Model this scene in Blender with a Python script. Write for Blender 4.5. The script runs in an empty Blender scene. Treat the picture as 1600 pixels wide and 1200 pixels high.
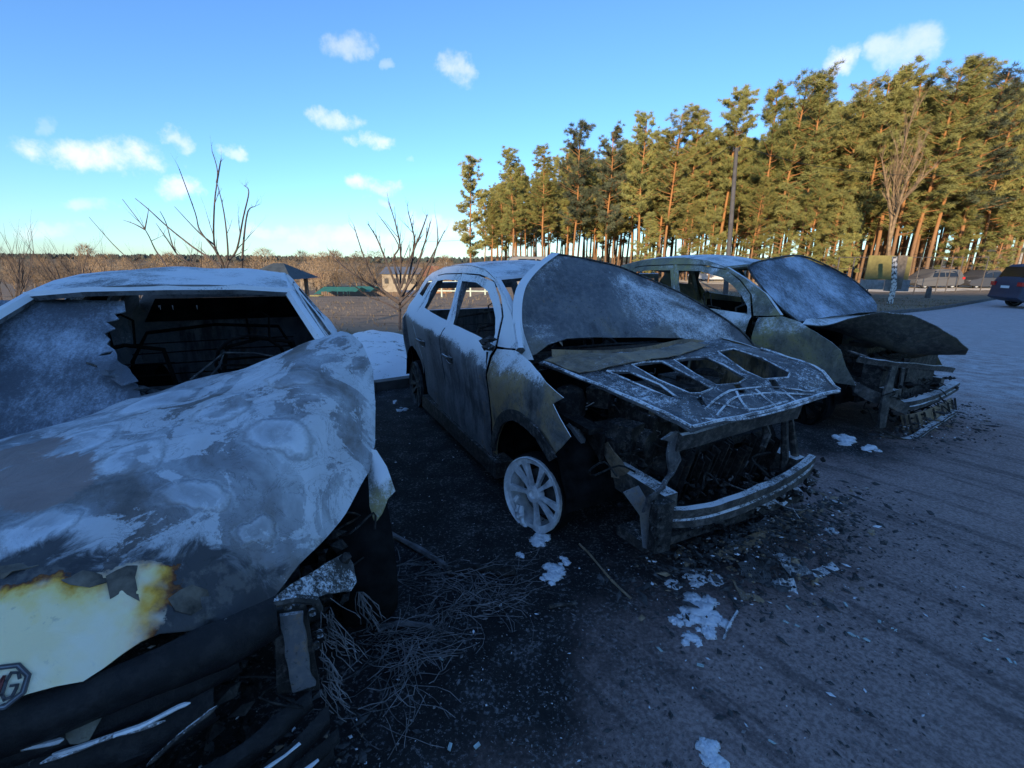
import bpy, bmesh, math, random
import numpy as np
from mathutils import Vector, Matrix, noise as mnoise
from mathutils.geometry import delaunay_2d_cdt

SC = bpy.context.scene
COL = SC.collection
R = math.radians
# ------------------------------------------------------------------ camera
CAM_H, PITCH, ROLL, FPX = 1.55, R(14.765), R(.556), 724.0
_f = Vector((0, math.cos(PITCH), -math.sin(PITCH))); _u0 = Vector((0, math.sin(PITCH), math.cos(PITCH))); _r0 = Vector((1, 0, 0))
_r = _r0*math.cos(ROLL) + _u0*math.sin(ROLL); _u = -_r0*math.sin(ROLL) + _u0*math.cos(ROLL)
cd = bpy.data.cameras.new('camera'); cam = bpy.data.objects.new('camera', cd); COL.objects.link(cam)
cam.matrix_world = Matrix(((_r.x, _u.x, -_f.x, 0), (_r.y, _u.y, -_f.y, 0), (_r.z, _u.z, -_f.z, CAM_H), (0, 0, 0, 1)))
cd.sensor_width = 36; cd.lens = FPX/1600*36; cd.clip_start = .05; cd.clip_end = 6000
SC.camera = cam
# ------------------------------------------------------------------ sun + sky
SUN_EL = R(13.0); SUN_POS = Vector((-.33, -.944, 0)).normalized()       # where the sun stands (behind the viewer)
sd = bpy.data.lights.new('sun', 'SUN'); sd.energy = 5.0; sd.angle = R(.55); sd.color = (1.0, .80, .56)
sun = bpy.data.objects.new('sun', sd); COL.objects.link(sun)
_sv = Vector((SUN_POS.x*math.cos(SUN_EL), SUN_POS.y*math.cos(SUN_EL), math.sin(SUN_EL)))
sun.rotation_euler = _sv.to_track_quat('Z', 'Y').to_euler()
SC.view_settings.view_transform = 'Standard'; SC.view_settings.look = 'None'
SC.view_settings.gamma = 1; SC.view_settings.use_curve_mapping = False
SC.view_settings.exposure = 0.6
SC.cycles.max_bounces = 5; SC.cycles.diffuse_bounces = 3; SC.cycles.glossy_bounces = 2; SC.cycles.transparent_max_bounces = 8
SC.cycles.use_denoising = True

def pxdir(px, py):
    return (_f + _r*((px-800)/FPX) + _u*((600-py)/FPX))

class NT:
    """tiny helper round a node tree"""
    def __init__(s, tree): s.t = tree
    def new(s, typ, **kw):
        n = s.t.nodes.new(typ)
        for k, v in kw.items(): setattr(n, k, v)
        return n
    def put(s, sock, v):
        if hasattr(v, 'is_output'): s.t.links.new(v, sock)
        elif v is not None:
            if sock.type == 'RGBA' and not isinstance(v, (int, float)) and len(v) == 3: v = (*v, 1)
            sock.default_value = v
    def math(s, op, a, b=None, c=None, clamp=False):
        n = s.new('ShaderNodeMath', operation=op, use_clamp=clamp)
        s.put(n.inputs[0], a); s.put(n.inputs[1], b); s.put(n.inputs[2], c); return n.outputs[0]
    def vmath(s, op, a, b=None, scale=None):
        n = s.new('ShaderNodeVectorMath', operation=op)
        s.put(n.inputs[0], a); s.put(n.inputs[1], b)
        if scale is not None: s.put(n.inputs['Scale'], scale)
        return n.outputs[0]
    def sep(s, v): n = s.new('ShaderNodeSeparateXYZ'); s.put(n.inputs[0], v); return n.outputs
    def comb(s, x, y, z): n = s.new('ShaderNodeCombineXYZ'); s.put(n.inputs[0], x); s.put(n.inputs[1], y); s.put(n.inputs[2], z); return n.outputs[0]
    def noise(s, vec, scale, detail=5, rough=.55, dist=0, col=False):
        n = s.new('ShaderNodeTexNoise'); s.put(n.inputs['Vector'], vec); n.inputs['Scale'].default_value = scale
        n.inputs['Detail'].default_value = detail; n.inputs['Roughness'].default_value = rough; n.inputs['Distortion'].default_value = dist
        return n.outputs['Color' if col else 'Fac']
    def voro(s, vec, scale, feature='F1', rand=1):
        n = s.new('ShaderNodeTexVoronoi', feature=feature); s.put(n.inputs['Vector'], vec); n.inputs['Scale'].default_value = scale
        n.inputs['Randomness'].default_value = rand; return n.outputs['Distance']
    def ss(s, v, a, b):
        n = s.new('ShaderNodeMapRange', interpolation_type='SMOOTHSTEP'); s.put(n.inputs[0], v); n.inputs[1].default_value = a; n.inputs[2].default_value = b
        return n.outputs[0]
    def ramp(s, v, stops):
        n = s.new('ShaderNodeValToRGB'); s.put(n.inputs[0], v); e = n.color_ramp.elements
        while len(e) < len(stops): e.new(.5)
        for k, (p, c) in zip(e, stops): k.position = p; k.color = (*c, 1) if len(c) == 3 else c
        return n.outputs[0]
    def mix(s, f, a, b):
        n = s.new('ShaderNodeMix', data_type='RGBA'); s.put(n.inputs[0], f); s.put(n.inputs[6], a); s.put(n.inputs[7], b); return n.outputs[2]
    def bump(s, h, strength=.3, dist=.01):
        n = s.new('ShaderNodeBump'); s.put(n.inputs['Height'], h); n.inputs['Strength'].default_value = strength; n.inputs['Distance'].default_value = dist
        return n.outputs[0]

W = bpy.data.worlds.new('World'); SC.world = W; W.use_nodes = True
w = NT(W.node_tree); W.node_tree.nodes.clear()
sky = w.new('ShaderNodeTexSky', sky_type='NISHITA', sun_disc=False)
sky.sun_elevation = SUN_EL; sky.sun_rotation = math.atan2(SUN_POS.x, SUN_POS.y)
sky.air_density = 1.0; sky.dust_density = .25; sky.ozone_density = 2.2; sky.altitude = 150
hs = w.new('ShaderNodeMix', data_type='RGBA', blend_type='MULTIPLY'); hs.inputs[0].default_value = 1; w.put(hs.inputs[6], sky.outputs[0]); hs.inputs[7].default_value = (.62, .92, 1.30, 1)   # cold white balance
tc = w.new('ShaderNodeTexCoord'); gx, gy, gz = w.sep(tc.outputs['Generated'])
az = w.math('ARCTAN2', gx, gy); el = w.math('ARCSINE', w.math('MINIMUM', w.math('MAXIMUM', gz, -1), 1))
nz = w.sep(w.vmath('SUBTRACT', w.noise(tc.outputs['Generated'], 9, 6, .6, col=True), (.5, .5, .5)))
azw = w.math('MULTIPLY_ADD', nz[0], .17, az); elw = w.math('MULTIPLY_ADD', nz[1], .075, el)
fine = w.noise(tc.outputs['Generated'], 26, 5, .6)
tot = None
CLOUDS = [(160,243,112,34,1.),(278,219,38,18,.7),(372,232,30,14,.75),(280,297,42,19,.85),(540,68,46,30,.5),(602,103,16,9,.3),(703,112,30,38,.6),
 (520,187,34,20,.75),(573,218,30,20,.95),(588,294,48,13,.85),(590,315,22,8,.5),(1313,95,44,24,.9),(1408,76,48,36,.6),(45,185,24,18,.22),
 (155,328,46,14,.45),(640,255,9,9,.25),(420,357,60,10,.4),(90,362,90,12,.4),(560,372,120,16,.5),(680,352,50,20,.6)]
for (px, py, hw, hh, st) in CLOUDS:
    d = pxdir(px, py).normalized(); a0 = math.atan2(d.x, d.y); e0 = math.asin(d.z)
    d1 = pxdir(px+hw, py).normalized(); d2 = pxdir(px, py-hh).normalized()
    wa = max(.01, abs(math.atan2(d1.x, d1.y)-a0)); we = max(.008, abs(math.asin(d2.z)-e0))
    qa = w.math('MULTIPLY', w.math('SUBTRACT', azw, a0), 1/wa); qe = w.math('MULTIPLY', w.math('SUBTRACT', elw, e0), 1/we)
    dd = w.math('ADD', w.math('MULTIPLY', qa, qa), w.math('MULTIPLY', qe, qe))
    m = w.math('MULTIPLY', w.ss(w.math('MULTIPLY_ADD', fine, 1.9, w.math('MULTIPLY', dd, -.65)), .20, 1.25), st)
    tot = m if tot is None else w.math('MAXIMUM', tot, m)
# the same kind of small clouds over the rest of the sky, away from the view
rest = w.math('MULTIPLY', w.ss(w.noise(tc.outputs['Generated'], 5.5, 6, .55), .60, .72), w.ss(w.math('ABSOLUTE', az), 1.0, 1.3))
rest = w.math('MULTIPLY', rest, w.math('MULTIPLY', w.ss(el, .03, .12), .7))
tot = w.math('MAXIMUM', tot, rest)
lp = w.ss(el, -.02, .5)
CLOUD_COL = (5.6, 5.5, 5.9)
csky = w.mix(w.math('MULTIPLY', tot, .8), hs.outputs[2], CLOUD_COL)
bg = w.new('ShaderNodeBackground'); w.put(bg.inputs[0], csky); bg.inputs[1].default_value = .15
wo = w.new('ShaderNodeOutputWorld'); w.t.links.new(bg.outputs[0], wo.inputs[0])
# ------------------------------------------------------------------ geometry helpers
CAR = {'m': (.926, 2.875, R(-63.6)), 't': (3.675, 4.879, R(-60.56)), 'l': (-1.414, 1.556, R(-65.18))}
def rayc(car, px, py):
    d = pxdir(px, py); x, y, a = CAR[car]; c, s = math.cos(a), math.sin(a)
    ox, oy = -x, -y
    return Vector((c*ox+s*oy, -s*ox+c*oy, CAM_H)), Vector((c*d.x+s*d.y, -s*d.x+c*d.y, d.z))
def at(car, px, py, ax, val):
    """point in a car's own axes on the plane x/y/z = val seen along a picture direction"""
    o, d = rayc(car, px, py); i = 'xyz'.index(ax); t = (val-o[i])/d[i]
    return (o+d*t)[:]
def wat(px, py, depth):
    d = pxdir(px, py); return Vector((0, 0, CAM_H)) + d*(depth/d.y)
def ground_at(px, py, z=0):
    d = pxdir(px, py); return Vector((0, 0, CAM_H)) + d*((z-CAM_H)/d.z)
def sm(a, b, v):
    t = max(0, min(1, (v-a)/(b-a))); return t*t*(3-2*t)
def nz3(p, s=1.0): return mnoise.noise(Vector(p)*s)

class MB:
    def __init__(s): s.v = []; s.f = []
    def add(s, vs, fs):
        o = len(s.v); s.v += [tuple(v) for v in vs]; s.f += [tuple(i+o for i in f) for f in fs]; return s
    def box(s, c, size, rot=None, taper=1.0):
        hx, hy, hz = size[0]/2, size[1]/2, size[2]/2; vs = []
        for z in (-1, 1):
            k = taper if z > 0 else 1
            for x, y in ((-1,-1),(1,-1),(1,1),(-1,1)): vs.append(Vector((x*hx*k, y*hy*k, z*hz)))
        if rot is not None: vs = [rot @ v for v in vs]
        c = Vector(c); vs = [v+c for v in vs]
        return s.add(vs, [(0,3,2,1),(4,5,6,7),(0,1,5,4),(1,2,6,5),(2,3,7,6),(3,0,4,7)])
    def tube(s, pts, r, n=6, cap=True):
        pts = [Vector(p) for p in pts]; m = len(pts)
        rs = r if isinstance(r, (list, tuple)) else [r]*m
        vs = []; prev = None
        for i, p in enumerate(pts):
            t = (pts[min(i+1, m-1)]-pts[max(i-1, 0)])
            if t.length < 1e-9: t = Vector((0,0,1))
            t.normalize()
            if prev is None:
                a = Vector((0,0,1)) if abs(t.z) < .9 else Vector((1,0,0)); prev = t.cross(a).normalized()
            prev = (prev - t*prev.dot(t)); prev = prev.normalized() if prev.length > 1e-6 else t.orthogonal().normalized()
            b = t.cross(prev)
            for k in range(n):
                an = 2*math.pi*k/n; vs.append(p + (prev*math.cos(an)+b*math.sin(an))*rs[i])
        fs = [(i*n+k, i*n+(k+1)%n, (i+1)*n+(k+1)%n, (i+1)*n+k) for i in range(m-1) for k in range(n)]
        if cap: fs += [tuple(range(n-1, -1, -1)), tuple((m-1)*n+k for k in range(n))]
        return s.add(vs, fs)
    def band(s, a, b):
        """ribbon between two point rows"""
        n = len(a); return s.add(list(a)+list(b), [(i, i+1, n+i+1, n+i) for i in range(n-1)])
    def prism(s, poly, fn, t0, t1):
        """polygon (2d) carried to 3d by fn(p, t) and extruded from t0 to t1"""
        n = len(poly); vs = [fn(p, t0) for p in poly]+[fn(p, t1) for p in poly]
        return s.add(vs, [tuple(range(n-1,-1,-1)), tuple(range(n, 2*n))]+[(i,(i+1)%n,n+(i+1)%n,n+i) for i in range(n)])
    def lathe(s, prof, n=24, M=None):
        vs = []; m = len(prof)
        for k in range(n):
            a = 2*math.pi*k/n
            for (r, h) in prof:
                v = Vector((r*math.cos(a), h, r*math.sin(a))); vs.append(M @ v if M else v)
        fs = [(k*m+i, k*m+i+1, ((k+1)%n)*m+i+1, ((k+1)%n)*m+i) for k in range(n) for i in range(m-1)]
        return s.add(vs, fs)
    def chunk(s, c, r, rng, squash=1.0, elong=1.0):
        """small angular lump"""
        M = Matrix.Rotation(rng.uniform(0, 6.28), 3, 'Z') @ Matrix.Rotation(rng.uniform(-.5,.5), 3, 'X')
        vs = [Vector((x*elong, y, z*squash))*r*rng.uniform(.6,1.15) for x,y,z in ((1,0,0),(-1,0,0),(0,1,0),(0,-1,0),(0,0,1),(0,0,-1))]
        c = Vector(c)
        return s.add([M @ v + c for v in vs], [(0,2,4),(2,1,4),(1,3,4),(3,0,4),(2,0,5),(1,2,5),(3,1,5),(0,3,5)])
    def thicken(s, t):
        bm = bmesh.new(); vv = [bm.verts.new(v) for v in s.v]
        for f in s.f:
            try: bm.faces.new([vv[i] for i in f])
            except ValueError: pass
        bm.verts.index_update(); bm.normal_update(); bm.verts.ensure_lookup_table()
        n = len(vv); nv = [tuple(v.co - v.normal*t) for v in bm.verts]
        fs = [tuple(v.index for v in f.verts) for f in bm.faces]
        rim = [(e.link_loops[0].vert.index, e.link_loops[0].link_loop_next.vert.index) for e in bm.edges if len(e.link_faces) == 1]
        bm.free(); s.f = fs; s.v = list(s.v)+nv
        s.f += [tuple(i+n for i in reversed(f)) for f in fs] + [(b, a, a+n, b+n) for a, b in rim]
        return s
    def rough(s, amp, scale, seed=0):
        s.v = [tuple(Vector(v)+mnoise.noise_vector(Vector(v)*scale+Vector((seed*7.3, 1.7, 0)))*amp) for v in s.v]; return s
    def mesh(s, name, smooth=False, ang=40):
        me = bpy.data.meshes.new(name); me.from_pydata([tuple(v) for v in s.v], [], s.f); me.update()
        if smooth:
            me.polygons.foreach_set('use_smooth', [True]*len(me.polygons)); me.set_sharp_from_angle(angle=R(ang))
        return me
    def build(s, name, mat, parent=None, smooth=False, ang=40):
        return link(name, s.mesh(name, smooth, ang), mat, parent)

def link(name, me, mat, parent=None):
    o = bpy.data.objects.new(name, me)
    if mat is not None and len(me.materials) == 0: me.materials.append(mat)
    COL.objects.link(o)
    if parent is not None: o.parent = parent
    return o
def empty(name, loc=(0,0,0), rz=0):
    o = bpy.data.objects.new(name, None); COL.objects.link(o); o.location = loc; o.rotation_euler = (0, 0, rz); o.empty_display_size = .2; return o
def tag(o, label=None, cat=None, group=None, kind=None):
    if label: o['label'] = label
    if cat: o['category'] = cat
    if group: o['group'] = group
    if kind: o['kind'] = kind
    return o
def copy_tree(o, parent=None):
    c = o.copy(); COL.objects.link(c); c.parent = parent
    for ch in list(o.children): copy_tree(ch, c)
    return c

def inpoly(p, poly):
    x, y = p; c = False; n = len(poly); j = n-1
    for i in range(n):
        xi, yi = poly[i]; xj, yj = poly[j]
        if (yi > y) != (yj > y) and x < (xj-xi)*(y-yi)/(yj-yi)+xi: c = not c
        j = i
    return c
def dens(poly, step):
    out = []
    for i in range(len(poly)):
        a, b = poly[i], poly[(i+1) % len(poly)]; L = math.hypot(b[0]-a[0], b[1]-a[1]); k = max(1, int(L/step))
        out += [(a[0]+(b[0]-a[0])*j/k, a[1]+(b[1]-a[1])*j/k) for j in range(k)]
    return out
def spl(pts, k=4, closed=False):
    """Catmull-Rom through points (any dimension)"""
    n = len(pts); out = []
    rng_ = range(n) if closed else range(n-1)
    P = [Vector(p) if len(p) == 3 else Vector((p[0], p[1], 0)) for p in pts]; dim = len(pts[0])
    for i in rng_:
        if closed: a, b, c, d = P[(i-1) % n], P[i], P[(i+1) % n], P[(i+2) % n]
        else: a, b, c, d = P[max(i-1,0)], P[i], P[i+1], P[min(i+2,n-1)]
        for j in range(k):
            t = j/k; q = .5*((2*b)+(c-a)*t+(2*a-5*b+4*c-d)*t*t+(3*b-a-3*c+d)*t**3); out.append(tuple(q)[:dim])
    if not closed: out.append(tuple(P[-1])[:dim])
    return out
def cdt(poly, holes=(), step=.05):
    bd = dens(poly, step); V = list(bd); E = [(i, (i+1) % len(bd)) for i in range(len(bd))]
    hd = []
    for h in holes:
        q = dens(h, step); o = len(V); V += q; E += [(o+i, o+(i+1) % len(q)) for i in range(len(q))]; hd.append(q)
    x0 = min(p[0] for p in bd); x1 = max(p[0] for p in bd); y0 = min(p[1] for p in bd); y1 = max(p[1] for p in bd)
    allb = np.array(V); rr = random.Random(3)
    nx = int((x1-x0)/step)+1; ny = int((y1-y0)/step)+1
    for i in range(nx):
        for j in range(ny):
            p = (x0+(i+.5+rr.uniform(-.2,.2))*step, y0+(j+.5+rr.uniform(-.2,.2))*step)
            if inpoly(p, bd) and not any(inpoly(p, h) for h in hd) and ((allb-np.array(p))**2).sum(1).min() > (step*.45)**2: V.append(p)
    r = delaunay_2d_cdt([Vector(p) for p in V], E, [], 0, 1e-6)
    vs, fs = r[0], r[2]; keep = []
    for f in fs:
        c = (sum(vs[i].x for i in f)/3, sum(vs[i].y for i in f)/3)
        if inpoly(c, bd) and not any(inpoly(c, h) for h in hd): keep.append(tuple(f))
    return [(v.x, v.y) for v in vs], keep
def tps(P, z, reg=0.0):
    P = np.array(P, float); z = np.array(z, float); n = len(P)
    def U(r2): return np.where(r2 > 1e-12, r2*np.log(r2+1e-20), 0)
    K = U(((P[:, None]-P[None])**2).sum(-1)) + reg*np.eye(n)
    Q = np.hstack([np.ones((n,1)), P]); A = np.block([[K, Q], [Q.T, np.zeros((3,3))]])
    w_ = np.linalg.solve(A, np.concatenate([z, np.zeros(3)]))
    def f(q):
        q = np.atleast_2d(np.array(q, float)); return U(((q[:, None]-P[None])**2).sum(-1)) @ w_[:n] + w_[n] + q @ w_[n+1:]
    return f
def panel(bound, inner=(), holes=(), step=.05, axes=None, t=.004, reg=1e-4, dent=0, dsc=5, seed=0, ksp=0):
    """curved sheet through 3d boundary and inner points; axes = which two coordinates are the plan"""
    a, b = axes; c = 3-a-b
    allp = list(bound)+list(inner)
    f = tps([(p[a], p[b]) for p in allp], [p[c] for p in allp], reg)
    bd = [(p[a], p[b]) for p in bound]
    if ksp: bd = spl(bd, ksp, True)
    vs, fs = cdt(bd, holes, step); h = f(vs); mb = MB(); out = []
    for (p, q), z in zip(vs, h):
        v = [0, 0, 0]; v[a] = p; v[b] = q; v[c] = float(z); out.append(v)
    mb.add(out, fs)
    bm_flip(mb, c)
    if dent: 
        mb.v = [tuple(Vector(v)+Vector([dent*nz3((v[0]+seed, v[1], v[2]), dsc) if i == c else 0 for i in range(3)])) for v in mb.v]
    if t: mb.thicken(t)
    return mb
def bm_flip(mb, c):
    # make faces look along +c axis
    if not mb.f: return
    s = 0
    for f in mb.f[:60]:
        A, B, C_ = (Vector(mb.v[i]) for i in f[:3]); s += (B-A).cross(C_-A)[c]
    if s < 0: mb.f = [tuple(reversed(f)) for f in mb.f]
# ------------------------------------------------------------------ materials
def newmat(name):
    m = bpy.data.materials.new(name); m.use_nodes = True; t = NT(m.node_tree); m.node_tree.nodes.clear()
    b = t.new('ShaderNodeBsdfPrincipled'); o = t.new('ShaderNodeOutputMaterial'); t.t.links.new(b.outputs[0], o.inputs[0])
    tc_ = t.new('ShaderNodeTexCoord'); g = t.new('ShaderNodeNewGeometry')
    t.b = b; t.oc = tc_.outputs['Object']; t.nrm = g.outputs['Normal']; t.pos = g.outputs['Position']
    t.rnd = None
    return m, t
def fin(t, col, rough=.7, metal=0, bump=None, spec=None):
    t.put(t.b.inputs['Base Color'], col); t.put(t.b.inputs['Roughness'], rough); t.put(t.b.inputs['Metallic'], metal)
    if bump is not None: t.put(t.b.inputs['Normal'], bump)
    if spec is not None: t.b.inputs['Specular IOR Level'].default_value = spec
FROST = (.86, .87, .88)
def burnt(name, stops, frost=.5, nz_w=1.0, fsc=1.6, speck=.5, sc=2.2, streak=0.0, metal=.0, rough=.62, bmp=.35, seed=0, frostcol=FROST, soot=.35, rust=.25, spec=.3, mot=.55):
    """scorched sheet metal with hoar frost; frost gathers on faces that look up"""
    m, t = newmat(name); v = t.vmath('ADD', t.oc, (seed*3.1, seed*1.7, 0))
    v2 = t.vmath('MULTIPLY', v, (1, 1, streak)) if streak else v
    n1 = t.noise(v2, sc, 10, .68, .8); col = t.ramp(n1, stops)
    mott = t.noise(v, 24, 7, .75); col = t.mix(t.math('MULTIPLY', t.ss(mott, .46, .62), mot), col, t.mix(.5, col, (.34,.31,.28)))
    rn = t.ss(t.math('ADD', t.noise(v2, sc*1.7, 8, .7, .5), t.math('MULTIPLY', t.math('SUBTRACT', mott, .5), .5)), .60, .68)
    col = t.mix(t.math('MULTIPLY', rn, rust), col, t.mix(mott, (.10,.055,.028), (.34,.21,.10)))
    run = t.noise(t.vmath('MULTIPLY', v, (7, 7, .8)), 1.6, 6, .7)
    sn = t.ss(t.math('ADD', t.math('MULTIPLY', run, .5), t.math('MULTIPLY', t.noise(v, sc*.8, 6, .65), .6)), .56, .66)
    col = t.mix(t.math('MULTIPLY', sn, soot), col, (.010,.010,.011))
    crack = t.ss(t.noise(v, 60, 4, .75), .58, .66); col = t.mix(t.math('MULTIPLY', crack, .6), col, (.02,.02,.021))
    nzc = t.sep(t.nrm)[2]
    big = t.noise(v, fsc, 9, .68, .5)
    ff = t.math('ADD', t.math('MULTIPLY', nzc, nz_w), t.math('MULTIPLY', t.math('SUBTRACT', big, .5), 2.6))
    ff = t.math('ADD', ff, frost-1.0)
    grain = t.noise(v, 120, 5, .8); fl = t.noise(v, 38, 4, .7)
    ff = t.math('ADD', ff, t.math('MULTIPLY', t.math('SUBTRACT', grain, .5), speck*3.2)); ff = t.math('ADD', ff, t.math('MULTIPLY', t.math('SUBTRACT', fl, .5), speck*1.6))
    fac = t.ss(ff, -.12, .38)
    col = t.mix(t.math('MULTIPLY', fac, .9), col, frostcol)
    h = t.math('ADD', t.math('MULTIPLY', grain, .5), t.math('ADD', t.math('MULTIPLY', mott, .9), t.math('MULTIPLY', fac, .35)))
    fin(t, col, t.math('MULTIPLY_ADD', fac, .25, rough), t.math('MULTIPLY', t.math('SUBTRACT', 1, fac), metal), t.bump(h, bmp*1.4, .007), spec)
    return m
def plain(name, col, rough=.7, var=.25, sc=8, metal=0, bmp=.2, col2=None, bd=.005, spec=None):
    m, t = newmat(name); n = t.noise(t.oc, sc, 6, .6)
    c2 = col2 or tuple(c*(1-var*1.6) for c in col); c1 = tuple(min(1, c*(1+var)) for c in col)
    fin(t, t.ramp(n, [(.3, c2), (.7, c1)]), rough, metal, t.bump(t.noise(t.oc, sc*6, 4, .7), bmp, bd), spec); return m

M = {}
M['body'] = burnt('frosted_scorched_body', [(.30,(.03,.029,.029)),(.42,(.10,.103,.11)),(.52,(.19,.195,.205)),(.62,(.26,.255,.25)),(.74,(.34,.23,.11))], frost=.30, nz_w=2.7, fsc=2.0, speck=.7, sc=1.9, streak=.35, soot=.65, rust=.7)
M['fender'] = burnt('frosted_tan_fender', [(.28,(.035,.033,.03)),(.42,(.13,.125,.115)),(.55,(.36,.25,.12)),(.75,(.20,.19,.18))], soot=.75, rust=.6, frost=.38, nz_w=1.8, fsc=2.0, speck=.6, sc=2.6, seed=2)
M['skin'] = burnt('frosted_hood_skin', [(.30,(.075,.08,.092)),(.50,(.15,.155,.165)),(.62,(.20,.18,.15)),(.78,(.12,.10,.07))], frost=.36, nz_w=.75, fsc=1.1, speck=.35, sc=1.8, seed=5, rust=.5, bmp=.22)
M['frame'] = burnt('frosty_hood_frame', [(.35,(.05,.05,.055)),(.55,(.20,.20,.21)),(.75,(.26,.21,.16))], frost=.80, nz_w=.55, fsc=6, speck=.8, sc=6, seed=3)
M['sheet'] = burnt('sooty_frame_sheet', [(.35,(.03,.03,.032)),(.55,(.12,.12,.125)),(.75,(.22,.17,.12))], frost=.28, nz_w=.5, fsc=7, speck=1.0, sc=5, seed=4)
M['roof'] = burnt('rimed_roof', [(.3,(.16,.17,.19)),(.6,(.34,.35,.36)),(.8,(.40,.37,.30))], frost=.52, nz_w=.75, fsc=2.2, speck=.45, sc=2, seed=7, frostcol=(.86,.87,.88))
M['olive'] = burnt('scorched_olive_panel', [(.28,(.06,.058,.05)),(.42,(.16,.155,.125)),(.52,(.25,.23,.15)),(.64,(.38,.32,.13)),(.80,(.22,.215,.20))], frost=.34, nz_w=1.25, fsc=1.6, speck=.35, sc=2.4, seed=9)
M['dark'] = burnt('sooty_steel', [(.35,(.010,.010,.010)),(.52,(.030,.028,.026)),(.70,(.075,.062,.048))], frost=.06, nz_w=.62, fsc=4, speck=.8, sc=5, seed=11, bmp=.5)
M['char'] = burnt('charred_steel', spec=.1, mot=.25, stops=[(.35,(.009,.009,.009)),(.55,(.022,.021,.020)),(.75,(.05,.043,.036))], frost=-.35, nz_w=.6, fsc=6, speck=.9, sc=7, seed=12, bmp=.5)
M['beam'] = burnt('grey_scorched_beam', [(.30,(.016,.016,.016)),(.50,(.050,.047,.043)),(.72,(.12,.10,.075))], frost=.0, nz_w=1.35, fsc=4, speck=.8, sc=6, seed=13, bmp=.45)
M['tan'] = burnt('tan_heat_marked_steel', [(.30,(.07,.06,.05)),(.48,(.26,.19,.12)),(.70,(.46,.31,.16))], frost=.05, nz_w=.6, fsc=4, speck=.6, sc=5, seed=14)
M['inside'] = plain('burnt_interior', (.010,.0095,.009), .95, .6, 9, spec=.05)
M['rim'] = plain('dull_alloy', (.74,.76,.78), .55, .3, 12, metal=.15, bmp=.25)
M['rimdark'] = plain('sooty_alloy', (.075,.075,.075), .7, .5, 14, metal=.2)
M['rubber'] = plain('burnt_rubber', (.012,.012,.012), .9, .4, 12, bmp=.6, spec=.1)
M['snow'] = plain('snow', (.80,.83,.87), .85, .08, 30, bmp=.6, bd=.01)
M['ash'] = plain('ash_and_char', (.055,.055,.055), .9, .7, 30, col2=(.012,.012,.012))
M['cord'] = plain('frosted_tire_cord', (.17,.16,.16), .8, .6, 12)
M['kerb'] = plain('dark_kerb_concrete', (.10,.097,.094), .9, .3, 6, bmp=.5)
M['twig'] = plain('bare_twig_bark', (.085,.065,.055), .85, .4, 6)
M['twiglit'] = plain('pale_twig_bark', (.23,.155,.085), .85, .35, 3)
M['concrete'] = plain('concrete', (.28,.27,.26), .85, .25, 5, bmp=.4)
M['wood'] = plain('weathered_wood', (.17,.14,.11), .85, .35, 4)
M['glassg'] = plain('shattered_glass', (.50,.62,.60), .25, .25, 20)
M['black'] = plain('black_plastic', (.012,.012,.013), .6, .3, 20)
M['tirewall'] = plain('tire_rubber', (.018,.018,.018), .85, .3, 20)

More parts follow.
